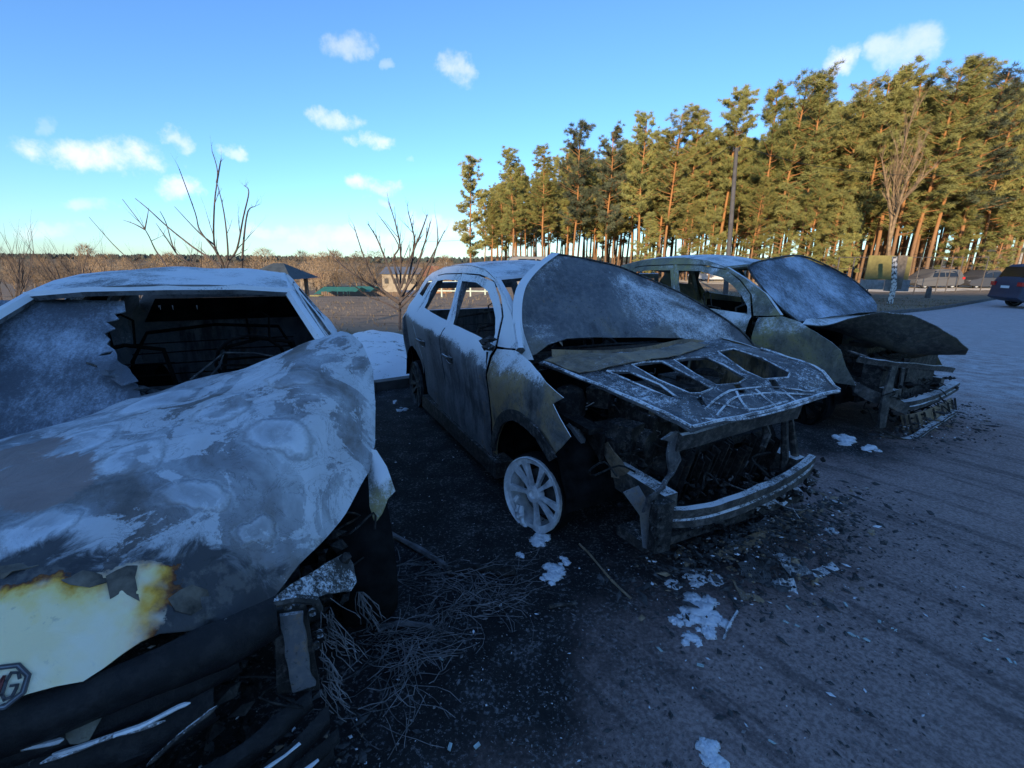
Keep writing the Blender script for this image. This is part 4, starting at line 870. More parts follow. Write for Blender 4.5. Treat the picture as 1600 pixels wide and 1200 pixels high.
stroke([(a*.70, b*.70) for a, b in ((.034,.018),(.028,.032),(.012,.034),(.007,.014),(.007,-.020),(.016,-.034),(.030,-.028),(.034,-.010),(.034,.000),(.021,.000))], .005, .004).build('letter', M['badge'], bd)
# windshield: what is left of it, torn along its right side
WS = lambda x: 1.34-(x+1.22)*.62
def wpt(px, py, lift=0):
    o_, d_ = rayc('l', px, py); t_ = (1.34-.62*(o_.x+1.22)-o_.z)/(d_.z+.62*d_.x); p = o_+d_*t_
    return (p[0]+lift, p[1], p[2]+lift*.3)
wl = [wpt(*p) for p in ((-60,472),(60,467),(194,470),(196,486),(178,490),(186,498),(166,503),(180,513),(162,521),(172,530),(166,537),(180,547),(158,552),(150,561),(175,575),(192,590),(215,600),(225,640),(150,668),(60,690),(-60,715))]
gl = [(p[0]+.03*math.exp(-((p[1]+.1)/.25)**2)*0, p[1], p[2]) for p in wl]
panel(gl, (), axes=(1,2), step=.045, t=.006, dent=.008, dsc=7, reg=1e-4).build('windshield', M['fglass2'], cl, True, 50)
fl_ = [wpt(*p, .05) for p in ((152,560),(178,556),(186,548),(196,570),(222,596),(196,604),(176,592))]
panel(fl_, [wpt(188,580,.11)], axes=(1,2), step=.02, t=.004, dent=.03, dsc=16).build('torn_glass_flap', M['fglass2'], cl, True, 30)
for pp in (((300,594),(330,570),(352,552),(345,572),(322,600)),((350,552),(400,553),(440,560)),((140,568),(170,578),(205,596))):
    MB().tube([wpt(*p, .03) for p in pp], .006, 5).build('wiper_scrap', M['dark'], cl)
dr = MB(); rg = random.Random(31)
for k in range(5):
    px = rg.uniform(215, 450); p = Vector(wpt(px, 477, .0)); MB().tube([p, p+Vector((.0,0,-rg.uniform(.01,.03)))], [.003,.001], 4).build('icicle', M['cord'], cl)
cr = MB()                                   # rubble along the scuttle
for k in range(60): cr.chunk((-.62+rg.uniform(-.08,.02), rg.uniform(-.6,.7), .93+rg.uniform(-.04,.03)), rg.uniform(.01,.035), rg, .7, 2)
tag(cr.build('scuttle_rubble', M['ash'], cl), kind='stuff')
# front-left corner: apron bracket, hanging fender scrap, wheel, radiator support, bumper remains
panel([at('l',425,934,'x',.68), at('l',470,905,'x',.60), at('l',510,878,'x',.52), at('l',540,862,'x',.46), at('l',552,880,'x',.48), at('l',557,908,'x',.54), at('l',548,925,'x',.58), at('l',512,926,'x',.62), at('l',480,938,'x',.66), at('l',450,946,'x',.69)], (), (spl([tuple(at('l',a,b,'x',.545)[1:]) for a,b in ((535,922),(542,917),(548,921),(541,926))],3,True),), axes=(1,2), step=.02, t=.006, dent=.012, dsc=12).build('apron_bracket', M['beam'], cl, True, 30)
panel([at('l',578,702,'x',.10), at('l',588,703,'x',.10), at('l',604,728,'x',.16), at('l',618,768,'x',.24), at('l',606,780,'x',.26), at('l',597,803,'x',.28), at('l',586,818,'x',.28), at('l',577,790,'x',.24), at('l',575,745,'x',.16)], [at('l',592,755,'x',.22)], axes=(1,2), step=.02, t=.003, dent=.015, dsc=14).build('hanging_fender_scrap', M['tan' if False else 'olive'], cl, True, 40)
wheel(cl, 'front_wheel', (.0,.80,.27), math.pi, M['rimdark'], tire=True, mtire=M['rubber'])
for (x, y) in ((-.0,-.80),(-2.65,-.80)): wheel(cl, 'front_wheel' if x > -1 else 'rear_wheel', (x, y, .25), 0, M['rimdark'])
wheel(cl, 'rear_wheel', (-2.65,.80,.25), math.pi, M['rimdark'])
for sg in (-1, 1): apron(cl, sg, 'char', -.24); rail(cl, sg, -.3, .62, .40, 'dark')
engine(cl, 22, .0, .22, .9); clutter(cl, ((-.2,.55),(-.55,.7),(.25,.66)), 220, 23, 'char', (.012,.045), 'engine_rubble', 30)
X7 = lambda px, py, x=.74: at('l', px, py, 'x', x)
cp = MB(); cp.band([X7(428,948),X7(478,938)], [X7(432,1075),X7(500,1070)]); cp.thicken(.02); cp.rough(.004, 9).build('crash_plate', M['dark'], cl)
strap([X7(455,955,.77),X7(462,1000,.77),X7(470,1050,.77),X7(476,1072,.77)], .055, .012, (.1,1,0)).rough(.01,16).build('crash_plate_rib', M['skin'], cl, True)
MB().tube([X7(430,942,.76),X7(462,935,.77),X7(492,938,.76),X7(498,952,.75)], .013, 7).build('upper_rail_end', M['beam'], cl, True)
for (px, py) in ((488,958),(500,992),(494,1010),(450,948)): MB().lathe([(0,-.014),(.010,-.012),(.012,0)], 8, Matrix.Translation(Vector(X7(px,py,.775))) @ Matrix.Rotation(R(-90),4,'Z')).build('bolt', M['beam'], cl)
# front panel and the melted bumper bands, following the nose
def bandrow(zc, h, out, y0, y1, mat, nm, wav=.01, seed=0, n=26):
    mb = MB(); n = 60; prof = [(-.035,.62),(-.012,.50),(.004,.25),(.010,0),(.004,-.25),(-.010,-.46),(-.034,-.60)]; m_ = len(prof)
    for k in range(n):
        y = y0+(y1-y0)*k/(n-1); x = .93+out-.42*y*y-.25*abs(y)**4
        sag = 1.6*wav*nz3((y*2.2, seed*3.1, 0), 1.5); cr_ = 1+.5*nz3((y*4, seed*5.0, 2))
        for j, (dx, dz) in enumerate(prof):
            q = nz3((y*14, dz*3+seed, 1)); mb.v.append((x+dx*(h/.07)*cr_*.8+wav*.5*q, y, zc+dz*h*cr_+sag+wav*.35*nz3((y*20, dz*4, seed))))
    mb.f = [(k*m_+j, k*m_+j+1, (k+1)*m_+j+1, (k+1)*m_+j) for k in range(n-1) for j in range(m_-1)]
    bm_flip(mb, 0); return mb.thicken(.006).build(nm, M[mat], cl, True, 45)
M['melt'] = burnt('melted_black_bumper', [(.35,(.008,.008,.009)),(.6,(.014,.014,.016)),(.8,(.024,.023,.024))], rough=.42, rust=.0, mot=.08, spec=.25, frost=-.55, nz_w=1.0, fsc=7, speck=.8, sc=6, seed=16, bmp=.6)
bandrow(.595, .10, -.02, -.60, .50, 'melt', 'grille_panel', .012, 1)
bandrow(.515, .07, -.05, -.62, .40, 'melt', 'grille_panel', .014, 2)
bandrow(.43, .10, -.03, -.66, .34, 'melt', 'bumper_band', .02, 3)
bandrow(.345, .035, .05, -.66, .30, 'frame', 'bumper_band', .016, 4)
bandrow(.30, .06, .03, -.68, .56, 'melt', 'bumper_band', .02, 5)
bandrow(.235, .05, .07, -.68, .60, 'melt', 'bumper_band', .02, 6)
bandrow(.165, .05, .08, -.68, .62, 'melt', 'bumper_band', .02, 7)
bandrow(.09, .06, .06, -.68, .60, 'melt', 'bumper_band', .02, 8)
for k, (zc, out, y1) in enumerate(((.268,.065,.52),(.20,.095,.56),(.13,.10,.50))):
    pts = [(.93+out-.42*y*y, y, zc+.006*nz3((y*9, k, 0))) for y in [y1-.85+.85*j/24 for j in range(25)]]
    MB().tube(pts, [.004+.010*abs(nz3((y*7+k*3, 0, 1))) for (_, y, _) in pts], 6).rough(.005, 40).build('frost_streak', M['snow'], cl)
for (pp, mt_) in ((((80,1180),(180,1150),(250,1118),(300,1098)),'rim'),(((0,1172),(60,1165),(100,1155)),'rim'),(((60,1195),(150,1160),(260,1125)),'frame'),(((230,1198),(280,1150),(340,1105)),'beam')):
    MB().tube(spl([X7(a, b, .90) for a, b in pp], 4), [.002]+[.006]*(4*(len(pp)-1)-1)+[.002], 6).rough(.006, 18).build('trim_strip', M[mt_], cl, True)
panel([X7(98,1150,.88),X7(118,1125,.88),X7(150,1105,.87),X7(160,1120,.88),X7(140,1155,.89),X7(110,1162,.89)], (), axes=(1,2), step=.015, dent=.02, dsc=20).build('melted_trim', M['olive'], cl, True)
clutter(cl, ((.45,.82),(-.55,.42),(.06,.46)), 140, 25, 'char', (.012,.045), 'front_rubble', 20)
fb = MB(); rg = random.Random(41)            # fibres hanging at the corner
for k in range(44):
    p = Vector(X7(rg.uniform(498,520), rg.uniform(930,1080), .72)); q = [p]
    for j in range(4): p = p+Vector((rg.uniform(-.02,.02), rg.uniform(-.01,.03), -rg.uniform(.01,.05))); q.append(p)
    fb.tube(q, .0014, 4)
for k in range(14):
    p = Vector(at('l', 562+rg.uniform(-4,6), 925, 'x', .4)); q = [p]
    for j in range(4): p = p+Vector((rg.uniform(-.02,.02), rg.uniform(-.01,.03), -.04)); q.append(p)
    fb.tube(q, .0018, 4)
tag(fb.build('hanging_fibres', M['cord'], cl), kind='stuff')
# ------------------------------------------------------------------ background: wood, shrubs, houses, parked cars
def limb(mb, p, d, L, r, rg, depth, spread=.55, up=.25, n=4, tw=.5):
    """recursive bare branch"""
    pts = [p]; k = max(2, int(L/.22)) if L < 1.6 else 5; q = p.copy(); dd = d.copy()
    for i in range(k):
        dd = (dd+Vector((rg.uniform(-1,1), rg.uniform(-1,1), rg.uniform(-.5,1)*up+.0))*.09).normalized(); q = q+dd*(L/k); pts.append(q.copy())
    mb.tube(pts, [r*(1-.6*i/k) for i in range(k+1)], n if depth > 1 else 3, False)
    if depth <= 0: return
    for i in range(1, k+1):
        for _ in range(1 if rg.random() < .75 else 2):
            if rg.random() > tw+.3: continue
            side = Vector((rg.uniform(-1,1), rg.uniform(-1,1), rg.uniform(-.3,.6))); nd = (dd+side*spread*1.3+Vector((0,0,up))).normalized()
            limb(mb, pts[i], nd, L*rg.uniform(.42,.66), r*(1-.55*i/k)*.6, rg, depth-1, spread, up, n, tw)
def pine_mesh(seed, H, lo, wide, dens_=1.0):
    rg = random.Random(seed); tr = MB(); cr = MB(); lean = Vector((rg.uniform(-.03,.03), rg.uniform(-.03,.03), 0))
    ax = [Vector((lean.x*h*h/H+.12*math.sin(h*.4+seed), lean.y*h*h/H+.12*math.cos(h*.33+seed), h)) for h in [H*k/12 for k in range(13)]]
    r0 = .0082*H; tr.tube(ax, [r0*(1-.82*(k/12)**1.2)+.02 for k in range(13)], 8)
    def axp(h): 
        t = h/H*12; i = min(11, int(t)); return ax[i].lerp(ax[i+1], t-i)
    nb = int(78*dens_)
    for b in range(nb):
        u = (b+rg.random())/nb; h = H*(lo+(1-lo)*u*.99); prof = (math.sin(math.pi*(.18+u*.66))**.8)*(1.08-.42*u)
        L = wide*prof*rg.uniform(.45,1.15)+.25; a = rg.uniform(0, 6.283); p0 = axp(h)
        d = Vector((math.cos(a), math.sin(a), rg.uniform(-.1,.35)+.5*u))
        d.normalize(); pts = [p0+d*(L*t)+Vector((0,0,.12*L*t*t)) for t in (0,.35,.7,1)]
        tr.tube(pts, [.05*(1-.6*u)*(1-.25*k)+.008 for k in range(4)], 4, False)
        for c in range(int(3+L*2.0)):
            t = rg.uniform(.35,1.05); cpt = p0+d*(L*t)+Vector((rg.uniform(-.35,.35), rg.uniform(-.35,.35), rg.uniform(-.2,.3)+.12*L*t*t))
            R_ = rg.uniform(.32,.62)
            for k in range(42):
                v = Vector((rg.gauss(0,1), rg.gauss(0,1), rg.gauss(.35,.8))).normalized(); s_ = v.orthogonal().normalized()*rg.uniform(.016,.032); o = cpt+Vector((rg.uniform(-.16,.16), rg.uniform(-.16,.16), rg.uniform(-.1,.1)))
                e = o+v*R_*rg.uniform(.6,1.1); cr.add([o-s_, o+s_, e+s_*.3], [(0,1,2)])
    for k in range(int(9*lo/.4)):
        h = H*rg.uniform(lo*.35, lo); a = rg.uniform(0,6.28); p0 = axp(h); L = rg.uniform(.4,1.3); tr.tube([p0, p0+Vector((math.cos(a)*L, math.sin(a)*L, rg.uniform(-.2,.2)))], [.025,.006], 3, False)
    a, b = tr.mesh('trunk', True, 60), cr.mesh('crown'); a.materials.append(M['pinebark']); b.materials.append(M['needle']); return a, b
VAR = [pine_mesh(50+k, H, lo, wd, dn) for k, (H, lo, wd, dn) in enumerate(((20,.38,2.9,1.0),(21,.47,2.7,1.0),(19,.32,3.1,1.0),(22,.51,2.9,1.0),(20,.36,3.4,1.05),(18,.26,2.8,1.0),(12,.10,2.3,.9),(15,.18,2.6,1.0)))]
VH = [20,21,19,22,20,18,12,15]
rp_ = random.Random(77)
def pine(x, y, h, var, label, group='pines of the wood', zb=None, dark=False):
    r = empty('pine_tree', (x, y, zt(x, y)-.05 if zb is None else zb), rp_.uniform(0, 6.28)); s_ = h/VH[var]; r.scale = (s_*rp_.uniform(.9,1.1), s_*rp_.uniform(.9,1.1), s_)
    link('trunk', VAR[var][0], None, r); cr_ = link('crown', VAR[var][1], None, r)
    if dark: cr_.material_slots[0].link = 'OBJECT'; cr_.material_slots[0].material = M['needleshade']  # crown takes the needles with shade in their colour
    tag(r, label, 'pine tree', group); return r
def wdepth(px): return np.interp(px, [700,760,900,1050,1250,1450,1650], [72,68,62,55,48,45,44])
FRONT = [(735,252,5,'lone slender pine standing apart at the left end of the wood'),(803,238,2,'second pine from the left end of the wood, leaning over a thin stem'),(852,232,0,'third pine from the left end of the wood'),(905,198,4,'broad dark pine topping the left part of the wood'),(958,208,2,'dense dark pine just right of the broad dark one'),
 (1012,184,0,'pine with a narrow top above the far wreck\'s rear pillar'),(1058,178,4,'bushy pine above the roof of the far wreck'),(1092,172,1,'pine just left of the utility pole'),(1152,146,3,'tall pine whose top stands right above the utility pole'),(1218,138,0,'tall pine at the right of the dip in the treetops'),
 (1252,122,4,'wide tall pine left of the pair under the double cloud'),(1292,116,1,'pine right under the gap between the two joined clouds'),(1345,134,2,'lower pine between the two highest clumps of the wood'),(1388,128,0,'pine behind the top of the sunlit bare birch'),(1424,112,3,'pine right of the sunlit bare birch'),
 (1455,124,5,'thin pine between two higher tops near the right end'),(1492,103,4,'pine with the second highest top near the right edge'),(1524,97,1,'highest pine of the wood near the right edge'),(1560,114,2,'pine beyond the dark parked car at the right edge'),(1597,138,0,'rightmost pine, cut by the picture edge')]
for (px, py, var, lab) in FRONT:
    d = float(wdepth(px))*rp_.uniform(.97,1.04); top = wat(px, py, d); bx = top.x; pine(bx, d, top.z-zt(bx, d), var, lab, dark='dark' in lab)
fills = 0
cells = []
for row in range(9):
    for k in range(30):
        px = 770+k*32+rp_.uniform(-14,14)+(row%2)*16
        if px > 1700: continue
        d = float(wdepth(px))+3+row*5.2+rp_.uniform(-2,2); topy = float(np.interp(px, [770,900,1010,1150,1190,1250,1345,1500,1700], [265,225,205,185,215,150,150,125,140]))+rp_.uniform(5,60)+row*2
        t_ = wat(px, topy, d); 
        if row > 5 and rp_.random() < .4: continue
        cells.append((t_.x, d, t_.z-zt(t_.x, d), rp_.choice([0,1,2,3,4,5])))
for (x, y, h, v) in cells: pine(x, y, h, v, 'orange-trunked pine among the close-set trunks inside the wood', 'pines inside the wood')
for (px, d, h, v) in ((1010,50,6.5,6),(1075,49,7.5,7),(1110,46,8,6),(1175,45,9,7),(1215,44,8.5,6),(1262,43,9.5,7),(1300,44,8,6),(1330,46,7,7),(1560,43,8,6),(1490,44,9,7)):
    p = wat(px, 400, d); pine(p.x, d, h, v, 'young low-branched pine on the near edge of the wood', 'young pines along the edge of the wood')

# sunlit bare birch before the wood
def bare_tree(name, base, polys, r0, mat, label, cat='tree', group=None, seed=1, twigs=2, spread=.5, up=.35, tl=.30, tw=.55):
    """stems given as 3d polylines, twigs grown from them"""
    root = empty(name, base); rg = random.Random(seed); tr = MB(); br = MB()
    for i, pl in enumerate(polys):
        P_ = [Vector(p)-Vector(base) for p in spl([tuple(p) for p in pl], 4)]; n = len(P_); L = sum((P_[k+1]-P_[k]).length for k in range(n-1))
        rr = r0*(.55+.45*min(1, L/2.2)); tr.tube(P_, [rr*(1-.78*k/(n-1)) for k in range(n)], 6)
        for k in range(int(n*.3), n):
            for _ in range(twigs):
                if rg.random() > tw: continue
                d = (P_[min(k+1,n-1)]-P_[k-1]).normalized(); nd = (d+Vector((rg.uniform(-1,1), rg.uniform(-1,1), rg.uniform(-.2,.8)))*spread).normalized()
                limb(br, P_[k], nd, tl*L*rg.uniform(.3,1)*(1.15-.6*k/n), rr*(1-.7*k/n)*.5, rg, 2, spread, up)
    tr.build('stem', mat, root, True); tag(br.build('twigs', mat, root), kind='stuff'); tag(root, label, cat, group); return root
def P(px, py, d): return wat(px, py, d)
D = 40
bare_tree('birch_tree', P(1388,401,D), [[P(1388,401,D),P(1393,345,D),P(1400,300,D+.3),P(1410,240,D),P(1424,185,D)],[P(1391,370,D),P(1402,330,D-.3),P(1420,270,D-.5),P(1440,225,D)],[P(1394,345,D),P(1385,290,D+.4),P(1378,250,D)],[P(1396,330,D),P(1430,290,D),P(1460,260,D)]], .16, M['twiglit'], 'pale bare birch lit by the sun in front of the pines', seed=5, twigs=3, tl=.34, tw=.8)
# tall shrub behind the near wreck and the small bare tree between the wrecks
def z1(*pts, d=8.5, j=.25, seed=0):
    rg = random.Random(seed); return [P(x/4, 220+y/4, d+rg.uniform(-j,j)*k) for k, (x, y) in enumerate(pts)]
bare_tree('bare_shrub', ground_at(352,470), [z1((1400,990),(1400,820),(1340,650),(1340,400),(1360,200),(1325,65),seed=1), z1((1405,990),(1412,800),(1425,700),(1400,450),(1355,260),seed=2), z1((1400,990),(1400,800),(1350,690),(1250,560),(1220,450),(1120,175),seed=3),
 z1((1410,990),(1420,780),(1480,680),(1520,480),(1555,320),(1525,280),seed=4), z1((1395,990),(1380,800),(1200,660),(1050,540),(930,430),(845,360),seed=5), z1((1340,650),(1240,570),(1090,410),seed=6), z1((1510,820),(1525,600),(1550,440),(1595,410),seed=7), z1((1355,260),(1375,150),(1380,120),seed=8)], .022, M['twig'], 'tall leafless shrub with upright forking stems behind the near wreck\'s roof', 'shrub', 'bare shrubs', 3, 1, .5, .5, .16, .26)
bare_tree('bare_shrub', ground_at(262,470), [z1((1080,990),(1050,810),(970,680),(910,560),(765,365),seed=11), z1((905,555),(840,520),(770,495),seed=12), z1((905,555),(920,480),(930,420),seed=13), z1((1240,990),(1220,800),(1100,700),(1040,520),(1000,440),seed=14), z1((1100,700),(1040,610),(975,515),seed=15)], .018, M['twig'], 'leafless shrub with slanting stems left of the tall one', 'shrub', 'bare shrubs', 4, 1, .5, .5, .18, .3)
bare_tree('bare_shrub', ground_at(215,470), [z1((900,990),(860,810),(700,640),(555,475),seed=21), z1((1262,990),(1260,820),(1258,630),seed=22)], .014, M['twig'], 'thin single slanting stem of a bare shrub, lowest of the near stems', 'shrub', 'bare shrubs', 5, 1, .4, .4, .14, .25)
def z2(*pts, d=10.4, j=.18, seed=0):
    rg = random.Random(seed); return [P(350+x/4, 300+y/4, d+rg.uniform(-j,j)*k) for k, (x, y) in enumerate(pts)]
bare_tree('bare_tree', ground_at(624,515), [z2((1100,860),(1100,640),(1105,400),(1085,250),(1030,60),seed=1), z2((1098,700),(1010,640),(880,560),(760,480),(660,370),seed=2), z2((1098,690),(960,580),(880,420),(810,205),seed=3), z2((1100,640),(1040,500),(960,300),(900,200),seed=4), z2((1100,600),(1060,420),(1090,330),(970,150),seed=5),
 z2((1100,690),(1150,560),(1190,330),(1180,240),(1150,120),seed=6), z2((1105,650),(1190,500),(1260,300),(1290,190),seed=7), z2((1105,680),(1200,580),(1300,400),(1380,240),seed=8), z2((1105,600),(1160,430),(1240,230),(1270,140),seed=9), z2((1098,740),(1000,690),(900,650),(780,560),seed=10), z2((1105,720),(1180,640),(1250,560),(1330,340),(1330,190),seed=11)], .032, M['twig'], 'small leafless tree growing behind the kerb between the near and middle wrecks', 'tree', None, 6, 2, .5, .45, .2, .42)
# row of distant shrubs along the left edge
rs = random.Random(12)
def shrub_mesh(seed, H, n, mat):
    rg = random.Random(seed); mb = MB()
    for k in range(n):
        a = rg.uniform(0,6.28); limb(mb, Vector((.12*math.cos(a),.12*math.sin(a),0)), Vector((math.cos(a)*.35, math.sin(a)*.35, 1)).normalized(), H*rg.uniform(.5,.85), .012*H, rg, 2, .5, .45, 4, .55)
    me = mb.mesh('stems'); me.materials.append(mat); return me
SV = [shrub_mesh(200+k, 2.2, 6, M['twig']) for k in range(4)]
LABS = ['leafless sapling cut by the left picture edge','low twiggy shrub near the left edge behind the wreck\'s far roof corner','grey twiggy bush left of the slanting bare stems','bushy leafless shrub behind the slanting bare stems','fine-twigged shrub under the tall bare stems','leafless bush at the foot of the tall bare shrub','wispy bush between the tall bare shrub and the dark hipped roof']
for i, (px, d, h, v) in enumerate(((6,13,2.3,0),(105,16,1.9,1),(150,15,1.8,2),(205,15,1.5,3),(255,16,1.6,0),(305,17,1.8,1),(385,20,1.6,2))):
    p = wat(px, 440, d); o = empty('bare_shrub', (p.x, d, zt(p.x, d)), rs.uniform(0,6)); o.scale = (h/2.2,)*3; link('stems', SV[v], None, o); tag(o, LABS[i], 'shrub', 'distant bare shrubs')
# golden bare trees in the valley
def fuzzy(seed, H):
    rg = random.Random(seed); mb = MB(); limb(mb, Vector((0,0,0)), Vector((0,0,1)), H*.5, .02*H, rg, 3, .6, .4, 4, .62); return mb.mesh('branches')
FZ = [fuzzy(300+k, 7) for k in range(4)]
for m_ in FZ: m_.materials.append(M['twiglit'])
M['twigmass'] = plain('golden_twigs', (.27,.19,.115), .9, .4, 2)
def willow_mesh(seed):
    rg = random.Random(seed); mb = MB(); 
    for k in range(900):
        u = rg.random(); a = rg.uniform(0,6.28); r_ = 2.4*math.sqrt(rg.random())*(math.sin(math.pi*(.15+.8*u)))
        p = Vector((r_*math.cos(a), r_*math.sin(a), 1.0+5.6*u)); v = Vector((rg.gauss(0,.6)+.5*math.cos(a), rg.gauss(0,.6)+.5*math.sin(a), rg.gauss(.9,.5))).normalized()*rg.uniform(.5,1.1); s_ = v.orthogonal().normalized()*.025
        mb.add([p-s_, p+s_, p+v], [(0,1,2)])
    tr = MB(); limb(tr, Vector((0,0,0)), Vector((0,0,1)), 3.6, .13, rg, 2, .55, .4, 5, .6)
    a, b = mb.mesh('crown'), tr.mesh('trunk'); a.materials.append(M['twigmass']); b.materials.append(M['twiglit']); return a, b
WV = [willow_mesh(400+k) for k in range(3)]
for i in range(70):
    px = 10+i*10.2+rs.uniform(-9,9); d = rs.uniform(52,125) if px > 380 else rs.uniform(38,95); p = wat(px, 420, d); h = rs.uniform(.6,1.05)*(1.25 if 380 < px < 480 else 1)*(d/80)**.6
    o = empty('bare_tree', (p.x, d, zt(p.x, d)-.1), rs.uniform(0,6)); o.scale = (h, h, h*rs.uniform(.7,1.0)); a, b = rs.choice(WV); link('crown', a, None, o); link('trunk', b, None, o)
    tag(o, 'golden sunlit bare tree in the valley behind the field', 'tree', 'golden bare trees in the valley')
# far-off wood along the ridge
fw = MB(); 
for k in range(5200):
    x = rs.uniform(-900, 420); y = rs.uniform(430, 720); 
    if nz3((x*.006, y*.01, 5)) < -.12: continue
    z = zt(x, y); h = rs.uniform(4,7); r_ = rs.uniform(1.6,3.2); a0 = rs.uniform(0,2)
    b = [Vector((x+r_*math.cos(a0+q*2.09), y+r_*math.sin(a0+q*2.09), z+h*.12)) for q in range(3)]; m2 = [Vector((x+r_*.8*math.cos(a0+1+q*2.09), y+r_*.8*math.sin(a0+1+q*2.09), z+h*.6)) for q in range(3)]
    fw.add(b+m2+[Vector((x, y, z+h))], [(0,1,3),(1,4,3),(1,2,4),(2,5,4),(2,0,5),(0,3,5),(3,4,6),(4,5,6),(5,3,6)])
M['farwood'] = plain('far_conifers', (.045,.055,.045), .95, .4, .02)
tag(fw.build('far_wood', M['farwood']), 'dark belt of trees along the ridge on the horizon', 'woods', kind='stuff')

# --- houses and sheds in the valley
def house(name, px0, px1, pye, pyr, pyb, d, depth, mw, mr, label, hip=False, rz=0, ridge=.5, chim=False, win=2, over=.35, open_=False):
    a, b = wat(px0, pyb, d), wat(px1, pyb, d); w_ = b.x-a.x; cx = (a.x+b.x)/2; zb = a.z; he = wat(px0, pye, d).z-zb; hr = wat(px0, pyr, d).z-zb
    r = empty(name, (cx, d+depth/2, zb), rz); W2, D2 = w_/2, depth/2
    if open_:
        for (sx, sy) in ((-1,-1),(1,-1),(-1,1),(1,1),(0,-1),(0,1)): MB().box((sx*(W2-.3), sy*(D2-.3), he/2-1), (.18,.18,he+2)).build('post', mw, r)
    else: MB().box((0,0,he/2-1.0), (w_, depth, he+2.0)).build('wall', mw, r)
    rl = W2*ridge if hip else W2+over
    V = [(-W2-over,-D2-over,he),(W2+over,-D2-over,he),(W2+over,D2+over,he),(-W2-over,D2+over,he),(-rl,0,hr),(rl,0,hr)]
    ro = MB().add(V, [(0,1,5,4),(2,3,4,5),(1,2,5),(3,0,4),(3,2,1,0)]).build('roof', mr, r)
    if chim: MB().box((W2*.4,0,hr+.1), (.5,.5,1.0)).build('chimney', M['concrete'], ro)
    if not open_:
        for k in range(win):
            o = MB().box((-W2+w_*(k+.5)/win, -D2-.02, he*.55), (w_*.14/max(1,win/2)+.25, .08, he*.35)).build('window', M['black'], r)
    tag(r, label, 'house' if not open_ else 'pavilion'); return r
M['slate'] = plain('dark_slate_roof', (.055,.07,.075), .7, .3, 3); M['redroof'] = plain('red_roof', (.30,.12,.07), .8, .25, 2); M['greyroof'] = plain('grey_roof', (.14,.16,.19), .7, .2, 2)
M['cream'] = plain('cream_wall', (.30,.255,.19), .9, .12, 2); M['brick'] = plain('orange_brick', (.36,.19,.10), .9, .2, 4); M['greenroof'] = plain('green_sheet_roof', (.035,.17,.10), .6, .15, 2); M['yellow'] = plain('yellow_paint', (.62,.45,.04), .6, .15, 3); M['plank'] = plain('plank_fence', (.16,.11,.075), .9, .35, 3)
house('pavilion', 383, 452, 436, 411, 452, 26, 3.2, M['wood'], M['slate'], 'open pavilion with a dark hipped roof beyond the near wreck', hip=True, ridge=.25, open_=True, over=.3)
house('house', 598, 652, 428, 417, 452, 78, 8, M['cream'], M['greyroof'], 'long house with a grey roof behind the small bare tree', win=4)
house('house', 662, 706, 432, 416, 455, 70, 7, M['brick'], M['redroof'], 'orange brick house with a red roof left of the lone pine', chim=True, win=2)
house('shed', 500, 548, 459, 450, 470, 40, 4, M['plank'], M['greenroof'], 'low plank shed with a green sheet roof beyond the field', win=0)
house('shed', 552, 575, 455, 449, 469, 43, 4, M['cream'], M['greenroof'], 'narrow pale shed with a green roof beside the longer green one', win=1)
house('house', 470, 500, 436, 427, 455, 95, 8, M['cream'], M['redroof'], 'small far house with a red roof between golden trees', win=2)
house('shed', 625, 652, 462, 455, 474, 36, 3, M['plank'], M['greyroof'], 'small grey-roofed shed behind the small bare tree\'s trunk', win=0)
pc = wat(491, 475, 33); b_ = MB().box((0,0,.35), (1.0,.8,.62)).build('skip_box', M['yellow']); b_.location = (pc.x, 33, pc.z-.1); tag(b_, 'small yellow box at the far edge of the field', 'container')
ck = MB().box((0,0,0),(1.06,.86,.06)); ck.build('rim', M['yellow'], b_).location = (0,0,.66)
# plank fence along the far edge of the field, plank by plank
pf = empty('plank_fence', wat(500,474,33)); rgf = random.Random(3)
plk = MB().box((0,0,.45),(.135,.03,.9)).mesh('plank'); plk.materials.append(M['plank'])
p0 = wat(505,474,34); p1 = wat(640,474,36)
for k in range(46):
    q = p0.lerp(p1, k/45); o = link('plank', plk, None, pf); o.location = q-pf.location+Vector((0,0,-.05+rgf.uniform(-.03,.03))); o.rotation_euler = (0, rgf.uniform(-.03,.03), .1)
tag(pf, 'low weathered plank fence at the far edge of the field', 'fence')
# pale green railing seen through the middle wreck's windows
rr_ = empty('railing', wat(700,470,24)); gm = plain('pale_green_paint', (.42,.50,.42), .6, .15, 4)
for (px) in (668,690,712,735,758):
    p = wat(px, 452, 24); MB().box((p.x-rr_.location.x, 0, p.z-rr_.location.z-.2), (.07,.07,1.5)).build('post', gm, rr_)
pa, pb_ = wat(664,440,24), wat(762,440,24); MB().box(((pa.x+pb_.x)/2-rr_.location.x, 0, pa.z-rr_.location.z), (pb_.x-pa.x,.05,.07)).build('rail', gm, rr_); MB().box(((pa.x+pb_.x)/2-rr_.location.x, 0, pa.z-rr_.location.z-.45), (pb_.x-pa.x,.05,.06)).build('rail', gm, rr_)
tag(rr_, 'pale green railing seen through the middle wreck\'s side windows', 'railing')

